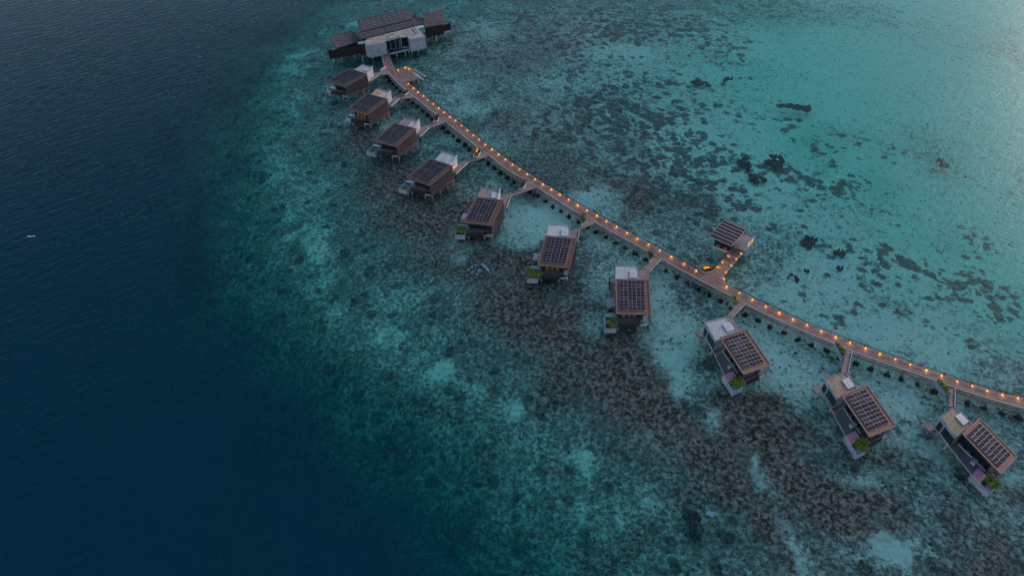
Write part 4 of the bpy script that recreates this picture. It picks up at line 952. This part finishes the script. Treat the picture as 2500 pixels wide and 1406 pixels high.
mb = MB(); mb.prism(gl(1, [(612, 560), (735, 530), (745, 560), (690, 575), (620, 580)], 6.0), 5.75); mb.prism(gl(1, [(1375, 352), (1480, 338), (1490, 360), (1400, 378)], 6.6), 6.3); mb.build_each("link_roof", M['roofwhite'], t)
# left wing
rf, p = slab("roof", [(222, 482), (502, 410), (642, 548), (332, 640)], (7.2, 7.2, 6.0, 6.0), .3, 'darkroof', side='darkwood')
rf, p2 = slab("roof", [(505, 410), (560, 425), (650, 540), (642, 548)], (7.0, 6.6, 5.8, 5.9), .3, 'darkroof', side='darkwood')
mb = MB(); b4 = gl(1, [(300, 490), (500, 440), (600, 540), (360, 610)], 6.2); mb.prism([Vector((v.x, v.y, 5.9)) for v in b4], 1.9); mb.build("wall", M['darkwood'], t)
def screen(pts, z1, z0, name="screen_wall"):
    m_ = MB()
    for a, b in zip(pts, pts[1:]):
        A1, B1 = g(1, *a, z1), g(1, *b, z1); n = max(4, int((B1 - A1).length / .35))
        for i in range(n + 1):
            q = A1.lerp(B1, i / n); m_.bar(Vector((q.x, q.y, z0)), q, .22, .1)
        m_.bar(A1, B1, .12, .14); m_.bar(Vector((A1.x, A1.y, z0 + .1)), Vector((B1.x, B1.y, z0 + .1)), .12, .14)
        n_ = Vector(((B1 - A1).y, -(B1 - A1).x, 0)).normalized() * -.12
        m_.prism([A1 + n_ * .8 - Vector((0, 0, .1)), B1 + n_ * .8 - Vector((0, 0, .1)), B1 + n_ * 1.3 - Vector((0, 0, .1)), A1 + n_ * 1.3 - Vector((0, 0, .1))], z0 + .05)
    return m_.build(name, M['darkwood'], t)
screen([(233, 675), (640, 598)], 5.2, 1.7); screen([(640, 640), (745, 620)], 4.6, 1.8); screen([(233, 675), (215, 640)], 5.2, 1.7)
mb = MB(); mb.prism(gl(1, [(245, 700), (660, 620), (640, 560), (300, 620)], 2.6), 2.0); mb.build("floor", M['darkwood'], t)
mb = MB(); mb.prism(gl(1, [(268, 640), (345, 625), (352, 655), (280, 665)], 4.4), 4.1); mb.build("awning", M['roofwhite'], t)
# right wing
rf, p = slab("roof", [(1492, 182), (1737, 138), (1755, 322), (1480, 370)], (7.8, 7.8, 6.4, 6.4), .3, 'darkroof', side='darkwood')
rf, p = slab("roof", [(1345, 222), (1490, 235), (1482, 330), (1430, 318)], (6.8, 6.8, 6.6, 6.6), .3, 'darkroof', side='darkwood')
mb = MB(); b4 = gl(1, [(1520, 230), (1710, 195), (1735, 320), (1500, 360)], 6.2); mb.prism([Vector((v.x, v.y, 6.2)) for v in b4], 1.9); mb.build("wall", M['darkwood'], t)
screen([(1520, 392), (1745, 345)], 5.4, 1.9); screen([(1752, 335), (1835, 314)], 5.0, 1.8); screen([(1835, 314), (1825, 280)], 5.0, 1.8)
mb = MB(); mb.prism(gl(1, [(1530, 480), (1838, 405), (1820, 330), (1500, 400)], 2.3), 1.9); mb.build("floor", M['beam'], t)
for (x, y) in ((297, 838), (403, 805), (570, 765), (685, 812), (815, 787), (918, 752), (1130, 752), (1243, 735), (1288, 695), (1328, 712), (1413, 688), (1508, 632), (1593, 520), (1758, 480), (1842, 465), (1650, 545), (735, 752)):
    p = g(1, x, y, 0); mb = MB(); mb.tube((p.x, p.y, -2.4), (p.x, p.y, 2.1), .22, .22, 8); mb.build("pile", M['pile'], t)
tr_ = thing("dark_shrub", tuple(g(1, 1355, 218, 7)), "small dark shrub behind the solar roof of the hall", "shrub"); mb = MB(); mb.leaves(g(1, 1355, 222, 7), 1.3, 1, 300, .2, 3); mb.build("crown", M['leafdark'], tr_)
q = g(1, 1877, 303, 0); t = thing("mooring_buoy", (q.x, q.y, 0), "small white ball on a stake off the right wing of the hall", "buoy")
mb = MB(); mb.tube((q.x, q.y, -2), (q.x, q.y, .3), .05, .05, 6); mb.build("stake", M['pile'], t); mb = MB(); mb.blob((q.x, q.y, .4), .38, .38, .38, 0, 0); mb.build("ball", M['white'], t, smooth=True)

# ------------------------------------------------------------------ coral heads standing on the bed
CM = {'d': mat("coral_dark", (.085, .08, .075), .95, .5, 1.2, bump=.2), 'b': mat("coral_brown", (.14, .075, .062), .95, .5, 1.5, bump=.2), 'g': mat("coral_grey", (.20, .19, .15), .95, .35, 1.2, bump=.15), 'w': mat("bleached_coral", (.75, .72, .78), .95, .3, 1.5, bump=.1)}
HEADS = [(1938, 678, 15, 11, 'b', "lone round reddish-brown coral head on pale sand right of the pavilion"), (1690, 1262, 22, 24, 'b', "large reddish coral head low in the lagoon near the white rubble"), (1695, 1300, 18, 16, 'd', "dark coral mound touching the reddish head"),
         (838, 612, 15, 11, 'g', "smooth grey boulder coral on the outer reef"), (1713, 201, 22, 9, 'b', "broad brownish coral head in turquoise shallows, lower of a pair"), (1776, 187, 14, 7, 'b', "smaller brownish coral head, upper of a pair in turquoise shallows"),
         (2304, 394, 18, 9, 'd', "isolated dark coral head far out in clear turquoise"), (1790, 1310, 16, 14, 'g', "grey-brown domed coral at the bottom of the view"), (1978, 586, 22, 14, 'd', "dark coral head right of the striped hut"),
         (2254, 1122, 16, 12, 'd', "round dark coral head left of the corner villa"), (2228, 1188, 20, 15, 'd', "round dark coral head below and left of the corner villa"), (2420, 1258, 16, 16, 'd', "dark coral head below the corner villa's trough"),
         (1925, 255, 27, 6, 'd', "long dark coral ridge in the upper lagoon, left piece"), (1963, 260, 24, 6, 'd', "long dark coral ridge in the upper lagoon, right piece"), (2052, 615, 17, 8, 'd', "oval dark coral head right of the pavilion's far side"), (1968, 660, 9, 6, 'b', "small brown coral head just above the lone round one"),
         (2052, 651, 9, 7, 'd', "small round dark coral head on pale sand right of the lone brown one"), (1893, 388, 24, 16, 'd', "thick dark coral mass in the middle of the lagoon field"), (1820, 392, 22, 14, 'd', "dark coral mass left of the thickest one"), (1850, 430, 22, 12, 'd', "dark coral mass below the lagoon field"), (2402, 1334, 26, 20, 'd', "wide dark coral patch at lower right")]
for i, (x, y, rx, ry, c, lab) in enumerate(HEADS):
    p = G(x, y, -1.2); k_ = (G(x + 1, y, -1.2) - p).length; ky = (G(x, y - 1, -1.2) - p).length
    t = thing("coral_head", (p.x, p.y, -2), lab, "coral", "coral heads in the lagoon"); mb = MB()
    n = max(6, int(rx / 1.5)); r0 = random.Random(i)
    for j in range(n):
        a = r0.uniform(0, 6.28); d_ = math.sqrt(r0.random()) * .9
        mb.blob((p.x + math.cos(a) * rx * k_ * d_, p.y + math.sin(a) * ry * ky * d_, -2.0), rx * k_ * r0.uniform(.12, .32), ry * ky * r0.uniform(.14, .34), r0.uniform(.35, .8), i * 7 + j, .6, sub=2)
    mb.build("coral_mound", CM[c], t, smooth=True)
# bleached rubble lying on the flat
for lab, c, parts in (("scatter of bleached white rubble on the dark brown reef flat", (1170, 655), [(-28, 4, 3), (-24, 0, 3), (-18, -4, 3), (-14, 8, 4), (-10, 2, 3), (-6, 14, 4), (-3, 6, 3), (8, -10, 6), (14, -5, 6), (18, 0, 6), (22, 5, 5), (25, 9, 3), (0, 4, 5), (-20, 8, 2), (-8, -8, 3)]),
                      ("small patch of bleached white rubble right of the reddish coral head", (1738, 1252), [(-10, 0, 4), (-5, -3, 4), (0, 2, 5), (5, -1, 4), (10, 2, 3), (15, 3, 3)])):
    p0 = G(*c, -.9); t = thing("white_rubble", tuple(p0), lab, "rubble"); mb = MB()
    for j, (dx, dy, r_) in enumerate(parts):
        p = G(c[0] + dx, c[1] + dy, -.8); k_ = (G(c[0] + 1, c[1], -.8) - p0).length if False else p.length / 1687 * 1.0
        r0 = random.Random(j); mb.blob((p.x, p.y, -.95), r_ * .07, r_ * .07, .16, j, .9, sub=2)
    mb.build("rubble", CM['w'], t); t['kind'] = 'thing'
# sea birds gliding low over the water
for x, y, s, lab in ((76, 578, .8, "white seabird gliding low over the deep water at the left edge"), (489, 139, .4, "tiny white seabird over deep water left of the hall"), (910, 475, .45, "white seabird over the reef left of the grey-topped villa"), (608, 650, .35, "tiny white seabird over the reef drop-off")):
    p = G(x, y, 2.0); t = thing("seabird", tuple(p), lab, "bird", "seabirds over the water"); mb = MB()
    mb.blob(p, .32 * s, .14 * s, .1 * s, 1, .1); mb.build("body", M['white'], t, smooth=True)
    for sx in (-1, 1):
        mb = MB(); q = [p + Vector((sx * .08, .12, .05)) * s, p + Vector((sx * .9, .18, .28)) * s, p + Vector((sx * 1.7, -.12, .12)) * s, p + Vector((sx * .85, -.12, .25)) * s, p + Vector((sx * .08, -.16, .05)) * s]
        top_ = q if sx < 0 else q; mb.prism(top_, [v.z - .04 for v in (q if True else q)]); mb.build("wing", M['white'], t)
